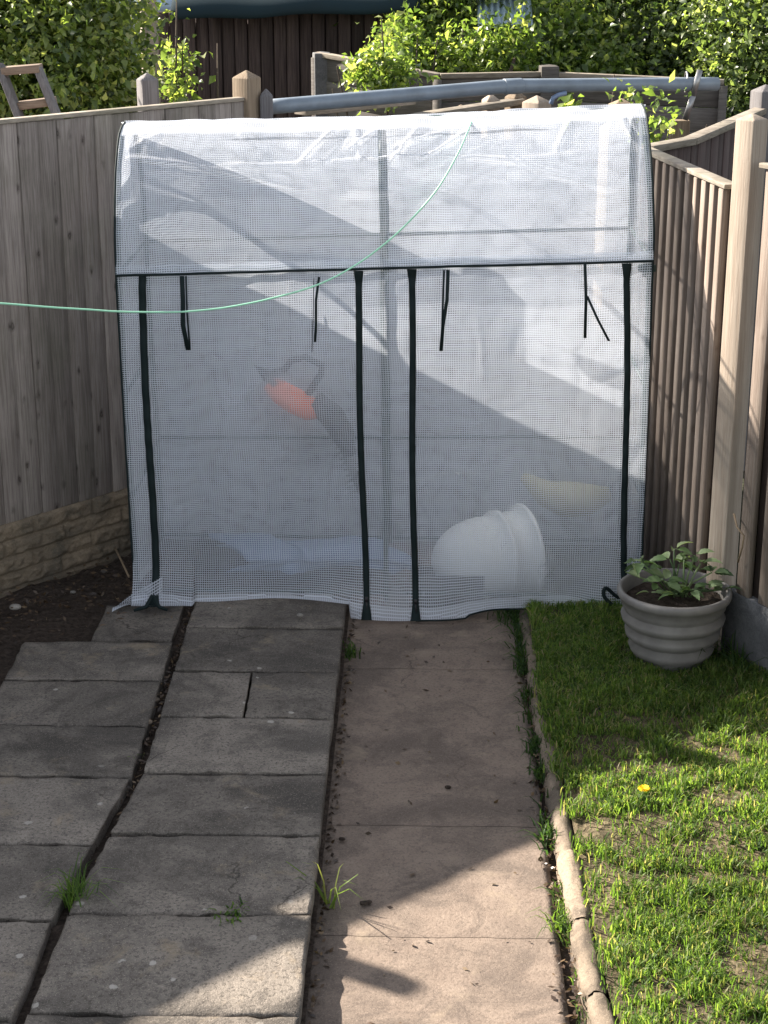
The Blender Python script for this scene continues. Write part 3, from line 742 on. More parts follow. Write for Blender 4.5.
bush('tree', 'light green small tree at top centre, right of the dark shed', 'tree', X(455, 40, 12.2),
     [(X(440, 8, 12.3), (.20, .3, .30)), (X(478, 54, 11.5), (.24, .10, .13)), (X(506, 52, 11.5), (.20, .10, .13)), (X(470, 40, 12.1), (.28, .2, .12)), (X(500, 58, 12.0), (.36, .2, .09)), (X(445, -40, 12.4), (.45, .5, .3)), (X(560, 42, 12.1), (.32, .3, .22)), (X(590, 64, 11.8), (.3, .15, .08)), (X(420, 52, 11.9), (.16, .15, .07))],
     900, 30, .045, 'leaf_bright', 25, 5)
bush('tree', 'large dark evergreen tree filling the top right corner', 'tree', X(660, 40, 12.8),
     [(X(620, 15, 12.8), (.75, .6, .6)), (X(700, 45, 12.3), (.55, .5, .5)), (X(760, 60, 11.8), (.45, .5, .75)), (X(560, 0, 13.2), (.55, .5, .45)), (X(690, -60, 13), (.9, .6, .5)), (X(745, 100, 11.6), (.2, .25, .2)), (X(790, 10, 12), (.5, .5, .8))],
     3300, 30, .042, 'leaf_dark', 35, 8, spread=.08)
bush('shrub', 'bright leafy sapling behind the fence corner right of the greenhouse', 'shrub', X(655, 120, 8.7),
     [(X(664, 114, 8.7), (.05, .08, .08)), (X(652, 128, 8.7), (.04, .05, .08)), (X(640, 96, 8.9), (.05, .06, .04))], 30, 6, .042, 'leaf_bright', 45, 3, spread=.035)
bush('shrub', 'sprig of yellow-green leaves between the fence posts above the greenhouse', 'shrub', X(571, 100, 9.9),
     [(X(572, 102, 9.9), (.05, .05, .04))], 7, 7, .07, 'leaf_bright', 46, 2, spread=.02)
bush('shrub', 'small dark plant at the foot of the shed wall, behind the first fence', 'shrub', X(172, 92, 10.6),
     [(X(172, 90, 10.6), (.12, .1, .10)), (X(178, 62, 10.8), (.07, .1, .08))], 40, 9, .05, 'leaf_bush', 47, 3, spread=.05)
# dense far hedge that closes the view
hd = foliage('hedge', [((X0, 17.5 + .6 * math.sin(X0), 1.2), (1.0, .8, 1.4)) for X0 in np.arange(-5.5, 6, 1.0)], 3600, 22, .10, M['leaf_dark'], None, 55, spread=.12)
tag(hd, 'dark far hedge closing the view behind sheds and trees', 'hedge', kind='stuff')

# ------------------------------------------------------------------ ladder beyond the left fence
ld = empty('step_ladder', (-1.95, 8.2, 0), 'grey wooden step ladder with brown treads poking up behind the left fence', 'ladder')
YL = 8.05
def ladp(px, py, dy=0): return AT(px, py, YL + dy)
for a, b in (((-1, 64), (21, 116)), ((37, 66), (57, 112))):
    p, q = ladp(*a), ladp(*b); d = q - p; q = p + d * (2.2 / abs(d.z)) * 1.0
    q.y = YL - .5; mb = MB(); mb.bar(p, Vector((q.x, YL - .35, 0.02)), .075, .03, up=(1, 0, .3)); mb.build('side_rail', M['ladder'], ld, bevel=.003)
for k_, (a, b) in enumerate((((3, 71), (41, 68)), ((17, 106), (55, 101)))):
    p, q = ladp(*a), ladp(*b); mb = MB(); mb.bar(p, q, .09, .035); mb.build('tread', M['tread'], ld, bevel=.003)
for k_ in range(1, 6):
    z0 = ladp(17, 106).z - .27 * k_; t = (ladp(0, 64).z - z0) / 2.2
    mb = MB(); mb.bar((-1.86 + .08 * k_ * .55, YL - .04 * k_, z0), (-1.60 + .08 * k_ * .55, YL - .04 * k_, z0), .09, .03); mb.build('tread', M['tread'], ld, bevel=.003)

# ------------------------------------------------------------------ long pipe, its prop
pa, pm, pb = AT(268, 107, 8.42), AT(512, 86, 9.05), AT(717, 84, 9.45)
pp = empty('drain_pipe', pa, 'long blue-grey plastic pipe laid across the fence posts behind the greenhouse', 'pipe')
def lerp3(t):
    if t < .55: return pa.lerp(pm, t / .55)
    return pm.lerp(pb, (t - .55) / .45)
mb = MB(); mb.tube([lerp3(t) for t in np.linspace(0, 1, 26)], .036, 20); mb.build('tube', M['pipe'], pp, smooth=True)
mb = MB(); mb.tube([lerp3(.53), lerp3(.57)], .0395, 20); mb.build('coupling', M['pipe'], pp, smooth=False, bevel=.003)
pr = empty('pipe_prop', (pb.x - .15, 9.5, 0), 'timber prop with a bent metal strap holding the right end of the pipe', 'prop')
q = AT(680, 120, 9.42); mb = MB(); mb.box((q.x, 9.42, q.z / 2), (.10, .07, q.z)); mb.build('prop_post', M['post_brown'], pr, bevel=.004)
mb = MB(); mb.bar(AT(685, 120, 9.37), AT(693, 96, 9.36), .03, .004, up=(0, 1, 0)); mb.bar(AT(693, 96, 9.36), AT(700, 70, 9.36), .03, .004, up=(0, 1, 0)); mb.build('strap', M['steel'], pr)
mb = MB(); mb.tube([AT(686, 82, 9.42) + Vector((0, -.052 * math.cos(t), .052 * math.sin(t))) for t in np.linspace(0, 2 * math.pi, 16)], .005, 6); mb.build('clip', M['steel'], pr)
mb = MB(); mb.tube([AT(551, 104, 9.1), AT(553, 98, 9.1), AT(558, 95, 9.1), AT(566, 93, 9.12)], .012, 8)
tag(mb.build('hose_end', M['blue'], None, smooth=True), 'short blue hose end hooked over the fence behind the greenhouse ridge', 'hose')

# ------------------------------------------------------------------ greenhouse
GL, GR = Vector((-1.215, 7.02, .075)), Vector((.915, 7.06, .055))
gh = empty('greenhouse', (-.15, 7.04, .06), 'walk-in greenhouse with a milky net-reinforced polythene cover and black zips', 'greenhouse')
DEP = .75
PROF = [(0, 0), (-.012, .35), (-.016, .8), (-.008, 1.2), (0, 1.43), (.018, 1.55), (.055, 1.68), (.11, 1.79), (.17, 1.865), (.205, 1.90), (.222, 1.918), (.30, 1.945), (.375, 1.955),
        (.50, 1.935), (.60, 1.90), (.68, 1.76), (.73, 1.60), (.75, 1.40), (.75, 1.0), (.75, .5), (.75, 0)]
arc = [0]
for a, b in zip(PROF[:-1], PROF[1:]): arc.append(arc[-1] + math.hypot(b[0] - a[0], b[1] - a[1]))
T_EAVE = arc[4]; T_RIDGE = arc[12]; T_TOT = arc[-1]; T_BE = arc[17]
py_ = [p[0] for p in PROF]; pz_ = [p[1] for p in PROF]
XL = lambda z: -1.213 - .012 * min(1, z / 1.3)          # left end leans out towards the top
XR = lambda z: .935 - .018 * min(1, z / 1.3) - .03 * max(0, (z - 1.5) / .5)
T_FOLD = arc[10]
def _c(px, py): return ((px - 118) / 530 * 2.16, T_EAVE + (268 - py) / 143 * (T_FOLD - T_EAVE))
CREASES = [(_c(*a), _c(*b), w_, h_) for a, b, w_, h_ in (
    ((300, 165), (332, 127), .012, .013), ((318, 176), (350, 128), .020, -.008), ((356, 126), (363, 172), .014, .010), ((350, 150), (378, 126), .011, .012),
    ((392, 172), (418, 128), .012, .013), ((420, 168), (474, 128), .013, .014), ((396, 150), (446, 130), .011, .012), ((440, 176), (500, 140), .016, -.008),
    ((128, 156), (206, 168), .014, .012), ((206, 168), (312, 196), .014, .012), ((430, 160), (520, 172), .018, .014), ((520, 172), (604, 204), .018, .013),
    ((130, 200), (240, 262), .05, .010), ((300, 240), (410, 150), .04, .006), ((540, 250), (620, 200), .05, .008), ((622, 128), (640, 168), .012, .013), ((628, 126), (636, 160), .012, -.008),
    ((140, 128), (152, 150), .016, .009), ((160, 126), (128, 146), .014, .007), ((480, 128), (505, 150), .011, .012), ((570, 127), (556, 160), .014, .007), ((240, 128), (262, 156), .014, .006))]
def crease(x, t):
    r_ = 0
    for (ax, at_), (bx, bt), w_, h_ in CREASES:
        dx, dt = bx - ax, bt - at_; L2 = dx * dx + dt * dt; q = ((x - ax) * dx + (t - at_) * dt) / L2
        if -.05 < q < 1.05:
            q = min(1, max(0, q)); d = math.hypot(x - ax - dx * q, t - at_ - dt * q)
            if d < w_ * 2.5: r_ += h_ * max(0, 1 - d / (w_ * 1.4)) * math.sin(math.pi * min(1, max(0.02, q * .9 + .08))) ** .5
    return r_
def gsurf(s, t, off=0.):
    yy = float(np.interp(t, arc, py_)); zz = float(np.interp(t, arc, pz_))
    x = XL(zz) + (XR(zz) - XL(zz)) * s
    zl = .082 + zz * (1.0 + (.02 * s)) - .02 * s + .055 * s * min(1, zz / 1.4)
    y0 = 6.87 + .02 * s
    w = .010 * (float(fbm(s * 5, t * 3, 3)) - .5) * 2 + .006 * math.sin(s * 41 + t * 2.3) * float(fbm(s * 9, t * 4, 8))
    pinch = .0015 * math.exp(-((t - T_RIDGE) / .35) ** 2) * math.sin(s * 60)
    if T_EAVE < t < T_RIDGE:                              # roof slack and diagonal creases hung from the ridge
        k = math.sin((t - T_EAVE) / (T_RIDGE - T_EAVE) * math.pi)
        w += .010 * k * math.sin(s * 13 + 1.1) + crease(s * 2.16, t)
    if t > T_RIDGE: w = -w
    a = .7 if T_EAVE < t < T_BE else 0
    return Vector((x, y0 + yy - w * (1 - a * .5) - off, zl + w * a + pinch + (off if a else 0) - (.012 * (1 - math.cos(s * 2 * math.pi)) * .5 if T_RIDGE - .3 < t < T_RIDGE + .3 else 0)))
def zz_of(t): return float(np.interp(t, arc, pz_))
ZM = (.046, .4545, .553, .96)
# front: hem hangs and billows on the ground
FR = random.Random(21)
FCR = []
for i in range(34):
    x0 = FR.uniform(.05, 2.1); t0 = FR.uniform(.1, 1.3); an = FR.choice((1.45, 1.7, .5, 2.6, 1.2, .25)) + FR.uniform(-.2, .2); L_ = FR.uniform(.12, .5)
    FCR.append(((x0, t0), (x0 + L_ * math.cos(an), t0 + L_ * math.sin(an)), FR.uniform(.016, .04), FR.uniform(.003, .0075) * FR.choice((1, 1, -1))))
def fcrease(x, t):
    r_ = 0
    for (ax, at_), (bx, bt), w_, h_ in FCR:
        dx, dt = bx - ax, bt - at_; q = ((x - ax) * dx + (t - at_) * dt) / (dx * dx + dt * dt)
        if 0 < q < 1:
            d = abs((x - ax) * dt - (t - at_) * dx) / math.hypot(dx, dt)
            if d < w_: r_ += h_ * (1 - d / w_) * math.sin(math.pi * q)
    return r_
def front(s, t, off=0.):
    p = gsurf(s, t, off)
    p.y -= fcrease(s * 2.15, t)
    for zk in ZM:
        dz = abs(s - zk - .002) * 2.15
        if dz < .09: p.y -= .0045 * math.sin(t * 52 + zk * 40 + 2 * math.sin(t * 9)) * math.exp(-dz / .03)
    if t > T_EAVE - .16: p.y -= .004 * math.sin(s * 95 + 2 * math.sin(s * 17)) * (t - T_EAVE + .16) / .16
    k = max(0, 1 - t / .22) ** 2
    hem = .028 * math.sin(s * 17 + .8) + .02 * math.sin(s * 39) 
    p.y -= k * (.05 + .03 * math.sin(s * 11 + 2) + (.05 if s < .12 else 0))
    p.z += k * (hem * .35 - .012 - .06 * math.exp(-((s - .52) / .14) ** 2))
    p.y -= .012 * math.sin(min(1, t / T_EAVE) * math.pi) * abs(math.sin(s * math.pi * 3.2 + .3))
    lo = .012
    if p.x < -.30: lo = .086 + .008 * math.sin(p.x * 9)
    elif p.x > .46: lo = .052
    if p.z < lo + .02: p.z = lo + .02 * math.exp((p.z - lo - .02) / .03) * .5 + (0 if t > 0 else -.0)
    return p
ZS = [(.048, .044), (.451, .458), (.551, .555), (.951, .968)]
def sz(k, t):
    a, b = ZS[k]; q = t / T_EAVE; return b + (a - b) * q + .002 * math.sin(q * 7 + k)
def cloth(name, sa, sb, ta, tb, ns, nt, fn=front, label=None):
    mb = MB(); W = 2.12
    mb.grid(lambda u, v: fn(sa(v) + (sb(v) - sa(v)) * u, v), np.linspace(0, 1, ns), np.linspace(ta, tb, nt), .5, lambda u, v: ((sa(v) + (sb(v) - sa(v)) * u) * W, v))
    o = mb.build(name, M['sheet'], gh, smooth=True)
    if label: o['label'] = label
    return o
cloth('side_strip', lambda t: 0, lambda t: sz(0, t), 0, T_EAVE, 14, 150)
cloth('door_panel', lambda t: sz(0, t), lambda t: sz(1, t), 0, T_EAVE, 120, 150, label='left zipped door panel with the hedge trimmer showing through')
cloth('centre_panel', lambda t: sz(1, t), lambda t: sz(2, t), 0, T_EAVE, 30, 150)
cloth('door_panel', lambda t: sz(2, t), lambda t: sz(3, t), 0, T_EAVE, 120, 150, label='right zipped door panel with the round white tub showing through')
cloth('side_strip', lambda t: sz(3, t), lambda t: 1, 0, T_EAVE, 14, 150)
def roof_fn(s, t):
    p = gsurf(s, t)
    k = max(0, 1 - (t - (T_EAVE - .04)) / .1)
    p.y -= .012 * k; return p
cloth('roof_cover', lambda t: 0, lambda t: 1, T_EAVE - .035, T_BE, 330, 170, roof_fn)
cloth('back_cover', lambda t: 0, lambda t: 1, T_BE, T_TOT, 40, 40, gsurf)
for s_ in (0, 1):
    mb = MB()
    def endf(u, v, s_=s_):
        t = v; p = gsurf(s_, t); tb = T_TOT * (1 - t / T_RIDGE / 1.) if t < T_RIDGE else T_RIDGE
        q = gsurf(s_, T_TOT - (T_TOT - T_RIDGE) * (t / T_RIDGE)); r = p.lerp(q, u)
        bulge = .018 * math.sin(u * math.pi) * (1 if s_ else -1); r.x += bulge * math.sin(u * 9 + v * 4); return r
    mb.grid(endf, np.linspace(0, 1, 24), np.linspace(0, T_RIDGE, 60), .5, lambda u, v: (u * DEP, v))
    mb.build('end_panel', M['sheet'], gh, smooth=True)
# zips
def ribbon(name, pts, w, parent, dirv=(1, 0, 0), mat='black', thick=.003):
    mb = MB(); n_ = len(pts); ws = w if isinstance(w, list) else [w] * n_
    D = Vector(dirv); V = []; Fc = []
    for p, ww in zip(pts, ws):
        for a, b in ((-.5, 0), (.5, 0), (.5, -thick), (-.5, -thick)): V.append(Vector(p) + D * (ww * a) + Vector((0, b, 0)))
    for i in range(n_ - 1):
        for k in range(4): Fc.append((i * 4 + k, i * 4 + (k + 1) % 4, (i + 1) * 4 + (k + 1) % 4, (i + 1) * 4 + k))
    Fc += [(3, 2, 1, 0), tuple((n_ - 1) * 4 + k for k in range(4))]
    mb.add(V, Fc, .5); return mb.build(name, M[mat], parent)
for k in range(4):
    ts = list(np.linspace(0.0, T_EAVE - .042, 150))
    ws = [(.030 if k in (0,) else .026) + (.022 * max(0, 1 - t / .05)) + .014 * max(0, (t - T_EAVE + .10) / .06) * (k > 0) for t in ts]
    ribbon('zip', [front(sz(k, t), t, .004) for t in ts], ws, gh)
mb = MB(); p = front(sz(3, .10), .10, .008)
mb.tube(smooth_path([p + Vector((0, 0, .02)), p + Vector((-.02, -.012, -.045)), AT(606, 588, p.y - .03), AT(604, 596, p.y - .04), AT(612, 605, p.y - .045)], 6), .008, 6); mb.build('zip_tail', M['black'], gh, smooth=True)
for k in (1, 2):
    p = front(sz(k, .06), .06, .012); mb = MB(); mb.box(p, (.014, .006, .022)); mb.tube([p + Vector((0, -.004, -.01)), p + Vector((.004, -.008, -.045))], .0035, 6); mb.build('zip_puller', M['blackp'], gh)
# hem flare and skirt corners at the feet of the outer zips
for s_, sg in ((sz(0, 0), -1), (sz(3, 0), -1)):
    p = front(s_, 0.0, .006); mb = MB()
    mb.tube([p + Vector((0, 0, .05)), p + Vector((-.025, -.03, .012)), p + Vector((-.075 if s_ < .5 else -.05, -.045, -.0))], [.010, .009, .006], 6)
    mb.tube([p + Vector((0, 0, .05)), p + Vector((.03, -.03, .012)), p + Vector((.065, -.035, .0))], [.010, .009, .006], 6)
    mb.build('zip_end', M['black'], gh, smooth=True)
mb = MB()
pL = G(112, 613, .065); pM = front(0, .02)
mb.grid(lambda u, v: Vector((pL.x + (front(.058, 0).x - pL.x) * u, pL.y + .03 * u + .07 * v * (1 - .2 * u) + .02 * math.sin(u * 6), .07 + .035 * u + .09 * v * v * u + .01 * math.sin(v * 5 + u * 4))), np.linspace(0, 1, 16), np.linspace(0, 1, 10), .5, lambda u, v: (u * .2, v * .1))
mb.build('skirt_flap', M['sheet'], gh, smooth=True)
# bindings: eave, ends, hem
mb = MB(); mb.tube([roof_fn(s, T_EAVE - .035) + Vector((0, -.004, 0)) for s in np.linspace(0, 1, 90)], .0055, 6); mb.build('eave_binding', M['black'], gh, smooth=True)
for s_ in (0, 1):
    mb = MB(); mb.tube([gsurf(s_, t) + Vector((0, -.004, 0)) for t in np.linspace(0, T_TOT, 120)], .0045, 6); mb.build('edge_binding', M['black'], gh, smooth=True)
mb = MB(); mb.tube([front(s, 0) + Vector((0, 0, .0)) for s in np.linspace(sz(2, 0), 1, 60)], .004, 6); mb.build('hem_binding', M['black'], gh, smooth=True)
# tie straps
def tie(pts, w, Yv=None):
    P = [AT(a, b, 6.84 + .02 * (a - 118) / 532) for a, b in pts]; 
    return ribbon('tie_strap', P, w, gh, thick=.002)
tie([(182, 276), (183, 300), (183, 325), (188, 350)], .018); tie([(186, 276), (187, 310), (190, 350)], .007)
tie([(319, 277), (316, 300), (316, 325), (315, 342)], .010); tie([(314, 278), (313, 320), (312, 352)], .003)
tie([(448, 270), (447, 300), (443, 325), (441, 351)], .014); tie([(444, 270), (443, 300), (442, 330)], .008)
tie([(585, 263), (586, 300), (585, 338)], .012); tie([(587, 296), (598, 320), (609, 341)], .011)
# tube frame
def ftube(pts, r=.011):
    mb = MB(); mb.tube(pts, r, 8); return mb.build('frame_tube', M['frame'], gh, smooth=True)
def fin(s, t): p = gsurf(s, t); c = Vector((0, 6.87 + .02 * s + DEP / 2, 1.0)); p.y += (.014 if p.y < c.y else -.014); p.z -= .014 if T_EAVE < t < T_BE else 0; p.x += (.012 if s < .5 else -.012) * (s in (0, 1)); return p
for s_ in (.004, .498, .996):
    ftube([fin(s_, t) for t in np.linspace(0.0, T_TOT, 60)])
for t_ in (.03, T_EAVE - .03, T_RIDGE, T_BE, T_TOT - .03, T_BE + .9):
    ftube([fin(s, t_) - Vector((0, -.012 if t_ < T_RIDGE else .012, 0)) for s in (.004, .25, .498, .75, .996)], .0085)
for s_ in (.004, .996):
    for z in (.45, .9, 1.40):
        a = fin(s_, z); b = Vector((a.x, a.y + DEP - .03, a.z)); ftube([a, b], .008)
mb = MB(); q = AT(648, 268, 6.93); mb.box((q.x - .004, 6.93, q.z), (.035, .03, .07)); mb.box((q.x - .004, 6.93, q.z), (.07, .026, .028)); mb.build('pole_joint', M['frame'], gh, bevel=.004)

# ------------------------------------------------------------------ things inside the greenhouse
ht = empty('hedge_trimmer', AT(300, 390, 7.22), 'orange hedge trimmer with black looped handle hanging inside the greenhouse, seen through the left door', 'hedge trimmer')
YH = 6.945
def HP(px, py, dy=0): return AT(px, py, YH + dy)
mb = MB(); mb.tube([HP(268, 383), HP(280, 392), HP(295, 401), HP(310, 409), HP(320, 412)], [.028, .05, .055, .05, .03], 14); mb.build('motor_body', M['orange'], ht, smooth=True)
mb = MB(); mb.tube([HP(276, 385, -.03), HP(266, 378), HP(257, 367), HP(270, 373), HP(284, 370), HP(291, 361), HP(305, 357), HP(322, 365), HP(321, 374), HP(311, 390), HP(305, 398)], .015, 8); mb.build('handle', M['blackp'], ht, smooth=True)
mb = MB(); mb.tube([HP(314, 400), HP(332, 416), HP(344, 436), HP(350, 455)], [.045, .055, .05, .025], 12); mb.build('blade_guard', M['blackp'], ht, smooth=True)
mb = MB(); a, b = HP(330, 415), HP(362, 492); mb.bar(a, b, .035, .008, up=(0, 1, 0))
for i in range(14):
    c = a.lerp(b, (i + .5) / 14); d = (b - a).normalized(); sdv = d.cross(Vector((0, 1, 0))); mb.bar(c - sdv * .035, c + sdv * .035, .011, .004, up=(0, 1, 0))
mb.build('cutting_blade', M['steel'], ht)
mb = MB(); mb.tube([HP(291, 361), HP(290, 320), HP(288, 286)], .003, 6); mb.build('hanging_cord', M['blackp'], ht)

tb = empty('plastic_tub', (.25, 7.4, .02), 'round white plastic tub tipped on its side behind the right door panel', 'tub')
c = Vector((.30, 7.13, .19)); axv = Vector((.93, .36, .02)).normalized()
mb = MB(); u_ = axv.cross(Vector((0, 0, 1))).normalized(); w_ = axv.cross(u_)
prof = [(.222 * math.sin(t), -.02 - .24 * math.cos(t)) for t in np.linspace(0.02, math.pi / 2, 12)] + [(.224, .03), (.246, .034), (.246, .058), (.226, .062), (.232, .15), (.252, .154), (.252, .175), (.228, .15), (.21, 0)]
V = []; Fc = []; n_ = 48
for r, z in prof:
    for k in range(n_): t = 2 * math.pi * k / n_; V.append(c + axv * z + (u_ * math.cos(t) + w_ * math.sin(t)) * r * .80)
for i in range(len(prof) - 1):
    for k in range(n_): k2 = (k + 1) % n_; Fc.append((i * n_ + k, i * n_ + k2, (i + 1) * n_ + k2, (i + 1) * n_ + k))
mb.add(V, Fc, .5); mb.build('tub_shell', M['tub'], tb, smooth=True)
mb = MB(); mb.tube([c + axv * .165 + (u_ * math.cos(t) + w_ * math.sin(t)) * .200 for t in np.linspace(0, 2 * math.pi, 48)], .013, 8); mb.build('rim', M['tub'], tb, smooth=True)
mb = MB()
for i in range(3):
    mb.grid(lambda u, v, i=i: Vector((-.86 + .72 * u + .1 * math.sin(v * 4 + i) + .05 * math.sin(u * 9), 7.20 + .30 * v + .03 * math.sin(u * 11), .07 + .02 * i + .06 * math.sin(u * 3 + i) * math.sin(v * math.pi) + .05 * float(fbm(u * 6 + i, v * 5, 3)))), np.linspace(0, 1, 40), np.linspace(0, 1, 20), .5)
tag(mb.build('folded_tarpaulin', M['blue'], None, smooth=True, solid=.006), 'folded blue tarpaulin lying inside the greenhouse behind the left door panel', 'tarpaulin')
mb = MB(); mb.tube([(.46, 7.5, .44), (.56, 7.5, .36), (.66, 7.5, .33), (.76, 7.5, .33), (.86, 7.5, .36)], [.02, .06, .085, .075, .03], 14)
tag(mb.build('plastic_sack', M['yellow'], None, smooth=True), 'yellowish plastic sack slumped inside the right end of the greenhouse', 'sack')
mb = MB(); c0 = Vector((.13, 7.00, .02)); 
for (dx, dy, sx, sy) in ((0, -.06, .28, .01), (0, .06, .28, .01), (-.14, 0, .01, .13), (.14, 0, .01, .13)): mb.box(c0 + Vector((dx, dy, .075)), (sx, sy, .15), var=.5)
mb.box(c0 + Vector((0, 0, .006)), (.28, .12, .012), var=.5)
tag(mb.build('seed_tray', M['blackp'], None, bevel=.003), 'black plastic tray on the path just inside the greenhouse door', 'tray')

# ------------------------------------------------------------------ green line
Pl = [AT(-40, 300, 5.6), AT(0, 303, 5.8), AT(75, 309, 6.1), AT(160, 312, 6.4), AT(210, 309, 6.55), AT(265, 300, 6.62), AT(320, 284, 6.72), AT(360, 262, 6.80), AT(400, 230, 6.84), AT(435, 192, 6.88), AT(457, 155, 6.96), AT(468, 130, 7.05), AT(473, 117, 7.22)]
mb = MB(); mb.tube([p + Vector((0, 0, .006 * (float(vnoise(p.x * 9, 3.3, 2)) - .5))) for p in smooth_path(Pl)], .0036, 8); tag(mb.build('washing_line', M['wire'], None, smooth=True), 'pale green washing line sagging across the front of the greenhouse', 'washing line')

# ------------------------------------------------------------------ pot with plant
pc = Vector((.99, 6.33, .045)); PS = .88
pt = empty('plant_pot', pc, 'round ribbed grey plastic pot on the grass by the right-hand fence', 'plant pot')
prof = [(.0, .0), (.152, .0), (.158, .012), (.162, .045), (.180, .054), (.191, .076), (.177, .098), (.181, .104), (.206, .118), (.211, .138), (.196, .158), (.200, .162), (.224, .176), (.231, .196), (.215, .214), (.219, .220), (.230, .238), (.232, .262),
        (.246, .268), (.252, .280), (.252, .292), (.247, .300), (.236, .302), (.228, .296), (.222, .26), (.20, .20), (0, .20)]
PH = 1.06; prof = [(a * PS, b * PH) for a, b in prof]
mb = MB(); mb.lathe(prof, pc, 72, .5); mb.build('pot_body', M['pot'], pt, smooth=True)
mb = MB(); mb.grid(lambda u, v: (pc.x + .215 * PS * u * math.cos(v), pc.y + .215 * PS * u * math.sin(v), pc.z + .255 + .03 * float(fbm(u * math.cos(v) * 6 + 9, u * math.sin(v) * 6 + 9, 4)) + .02 * (1 - u)), np.linspace(0, 1, 14), np.linspace(0, 2 * math.pi, 40), .5)
mb.build('soil_fill', M['soil'], pt, smooth=True)
pl = empty('potted_plant', pc + Vector((0, 0, .24)), 'leafy green plant with toothed leaves growing in the grey pot', 'plant')
st = MB(); lv = MB(); g = random.Random(3)
def toothed_leaf(mb, base, d, up, L, W, var):
    d = d.normalized(); sdv = d.cross(up).normalized(); up = sdv.cross(d)
    prof_ = [0, .45, .75, .98, .85, 1.0, .75, .8, .5, .5, .2, 0]; n_ = len(prof_)
    V = []
    for i, w in enumerate(prof_):
        t = i / (n_ - 1); c = base + d * L * t + up * (L * (.28 * t - .5 * t * t))
        V += [c - sdv * W * w * .5 + up * W * w * .13, c - up * W * .05, c + sdv * W * w * .5 + up * W * w * .13]
    Fc = []
    for i in range(n_ - 1):
        a = i * 3; Fc += [(a, a + 1, a + 4, a + 3), (a + 1, a + 2, a + 5, a + 4)]
    mb.add(V, Fc, var)
heads = [(-.14, -.03, .20), (.02, .05, .24), (.11, .02, .22), (-.17, .02, .17), (-.10, .06, .12), (.0, .03, .19), (.05, .08, .14), (-.03, -.05, .10), (.14, .03, .17), (.19, .0, .13), (.09, -.07, .06), (.02, -.10, .05), (.16, -.06, .06), (.24, -.02, .04), (-.09, -.08, .05), (.06, .0, .20), (-.20, .02, .12)]
for hx, hy, hz in heads[::1]:
    b = pc + Vector((g.uniform(-.02, .05), g.uniform(-.02, .03), .26)); h = pc + Vector((hx * .85 - .02, hy * .85, .29 + hz * .72))
    m_ = b.lerp(h, .5) + Vector((0, 0, .02)); st.tube([b, m_, h], [.005, .004, .003], 6)
    for j in range(g.choice((3, 4, 5))):
        a_ = g.random() * 6.28 + j; d = Vector((math.cos(a_), math.sin(a_), g.uniform(-.25, .5))); L = g.uniform(.04, .085)
        bb = h + d.normalized() * .012; toothed_leaf(lv, bb, d, Vector((0, 0, 1)) + Vector((g.uniform(-.5, .5), g.uniform(-.5, .5), 0)), L, L * .55, g.random())
st.build('stem', M['leaf_pot'], pl, smooth=True); lv.build('foliage', M['leaf_pot'], pl, smooth=True)

# ------------------------------------------------------------------ edging stones
cuts = [(2.55, 3.12), (3.13, 3.66), (3.67, 4.09), (4.10, 4.46), (4.47, 4.86), (4.87, 5.42), (5.43, 6.05), (6.06, 6.95)]
names = ['nearest edging stone, out at the bottom edge beside the path', 'second nearest buff edging stone', 'rounded sunlit edging stone near the bottom of the frame beside the path', 'sunlit edging stone with a grass tuft and yellow leaf against it', 'sunlit edging stone just past the tip of the shadow on the path', 'half-buried edging stone at the shadow edge of the lawn', 'grass-covered shaded edging stone halfway up the lawn', 'long shaded edging stone nearest the greenhouse']
for (a, b), lb in zip(cuts, names):
    if b < 3.7: continue
    mb = MB(); n_ = 26; nk = 12; V = []; sd_ = rnd.random() * 50
    dark = b > 4.9
    for i in range(n_):
        t = i / (n_ - 1); yy = a + (b - a) * t; endk = min(1, min(t, 1 - t) * (b - a) / .03); endk = .72 + .28 * math.sqrt(endk)
        cx = kerb_x(yy)
        for k in range(nk):
            th = math.pi * k / (nk - 1)
            rr = (.034 * endk) * (1 + .34 * (float(vnoise(yy * 16 + sd_, k * .9, 3)) - .5))
            V.append((cx + rr * math.cos(th), yy, (.026 if not dark else .006) + rr * 1.05 * math.sin(th)))
    Fc = [(i * nk + k, i * nk + k + 1, (i + 1) * nk + k + 1, (i + 1) * nk + k) for i in range(n_ - 1) for k in range(nk - 1)]
    o = len(V); V += [(V[i * nk + e][0], V[i * nk + e][1], -.05) for i in range(n_) for e in (0, nk - 1)]
    for i in range(n_ - 1): Fc += [(i * nk, (i + 1) * nk, o + 2 * (i + 1), o + 2 * i), ((i + 1) * nk + nk - 1, i * nk + nk - 1, o + 2 * i + 1, o + 2 * (i + 1) + 1)]
    Fc += [tuple(range(nk)) + (o + 1, o), tuple((n_ - 1) * nk + k for k in range(nk - 1, -1, -1)) + (o + 2 * (n_ - 1), o + 2 * n_ - 1)]
    mb.add(V, Fc, rnd.random()); tag(mb.build('edging_stone', M['edging'], None, smooth=True), lb, 'edging stone', 'rounded edging stones between path and lawn')

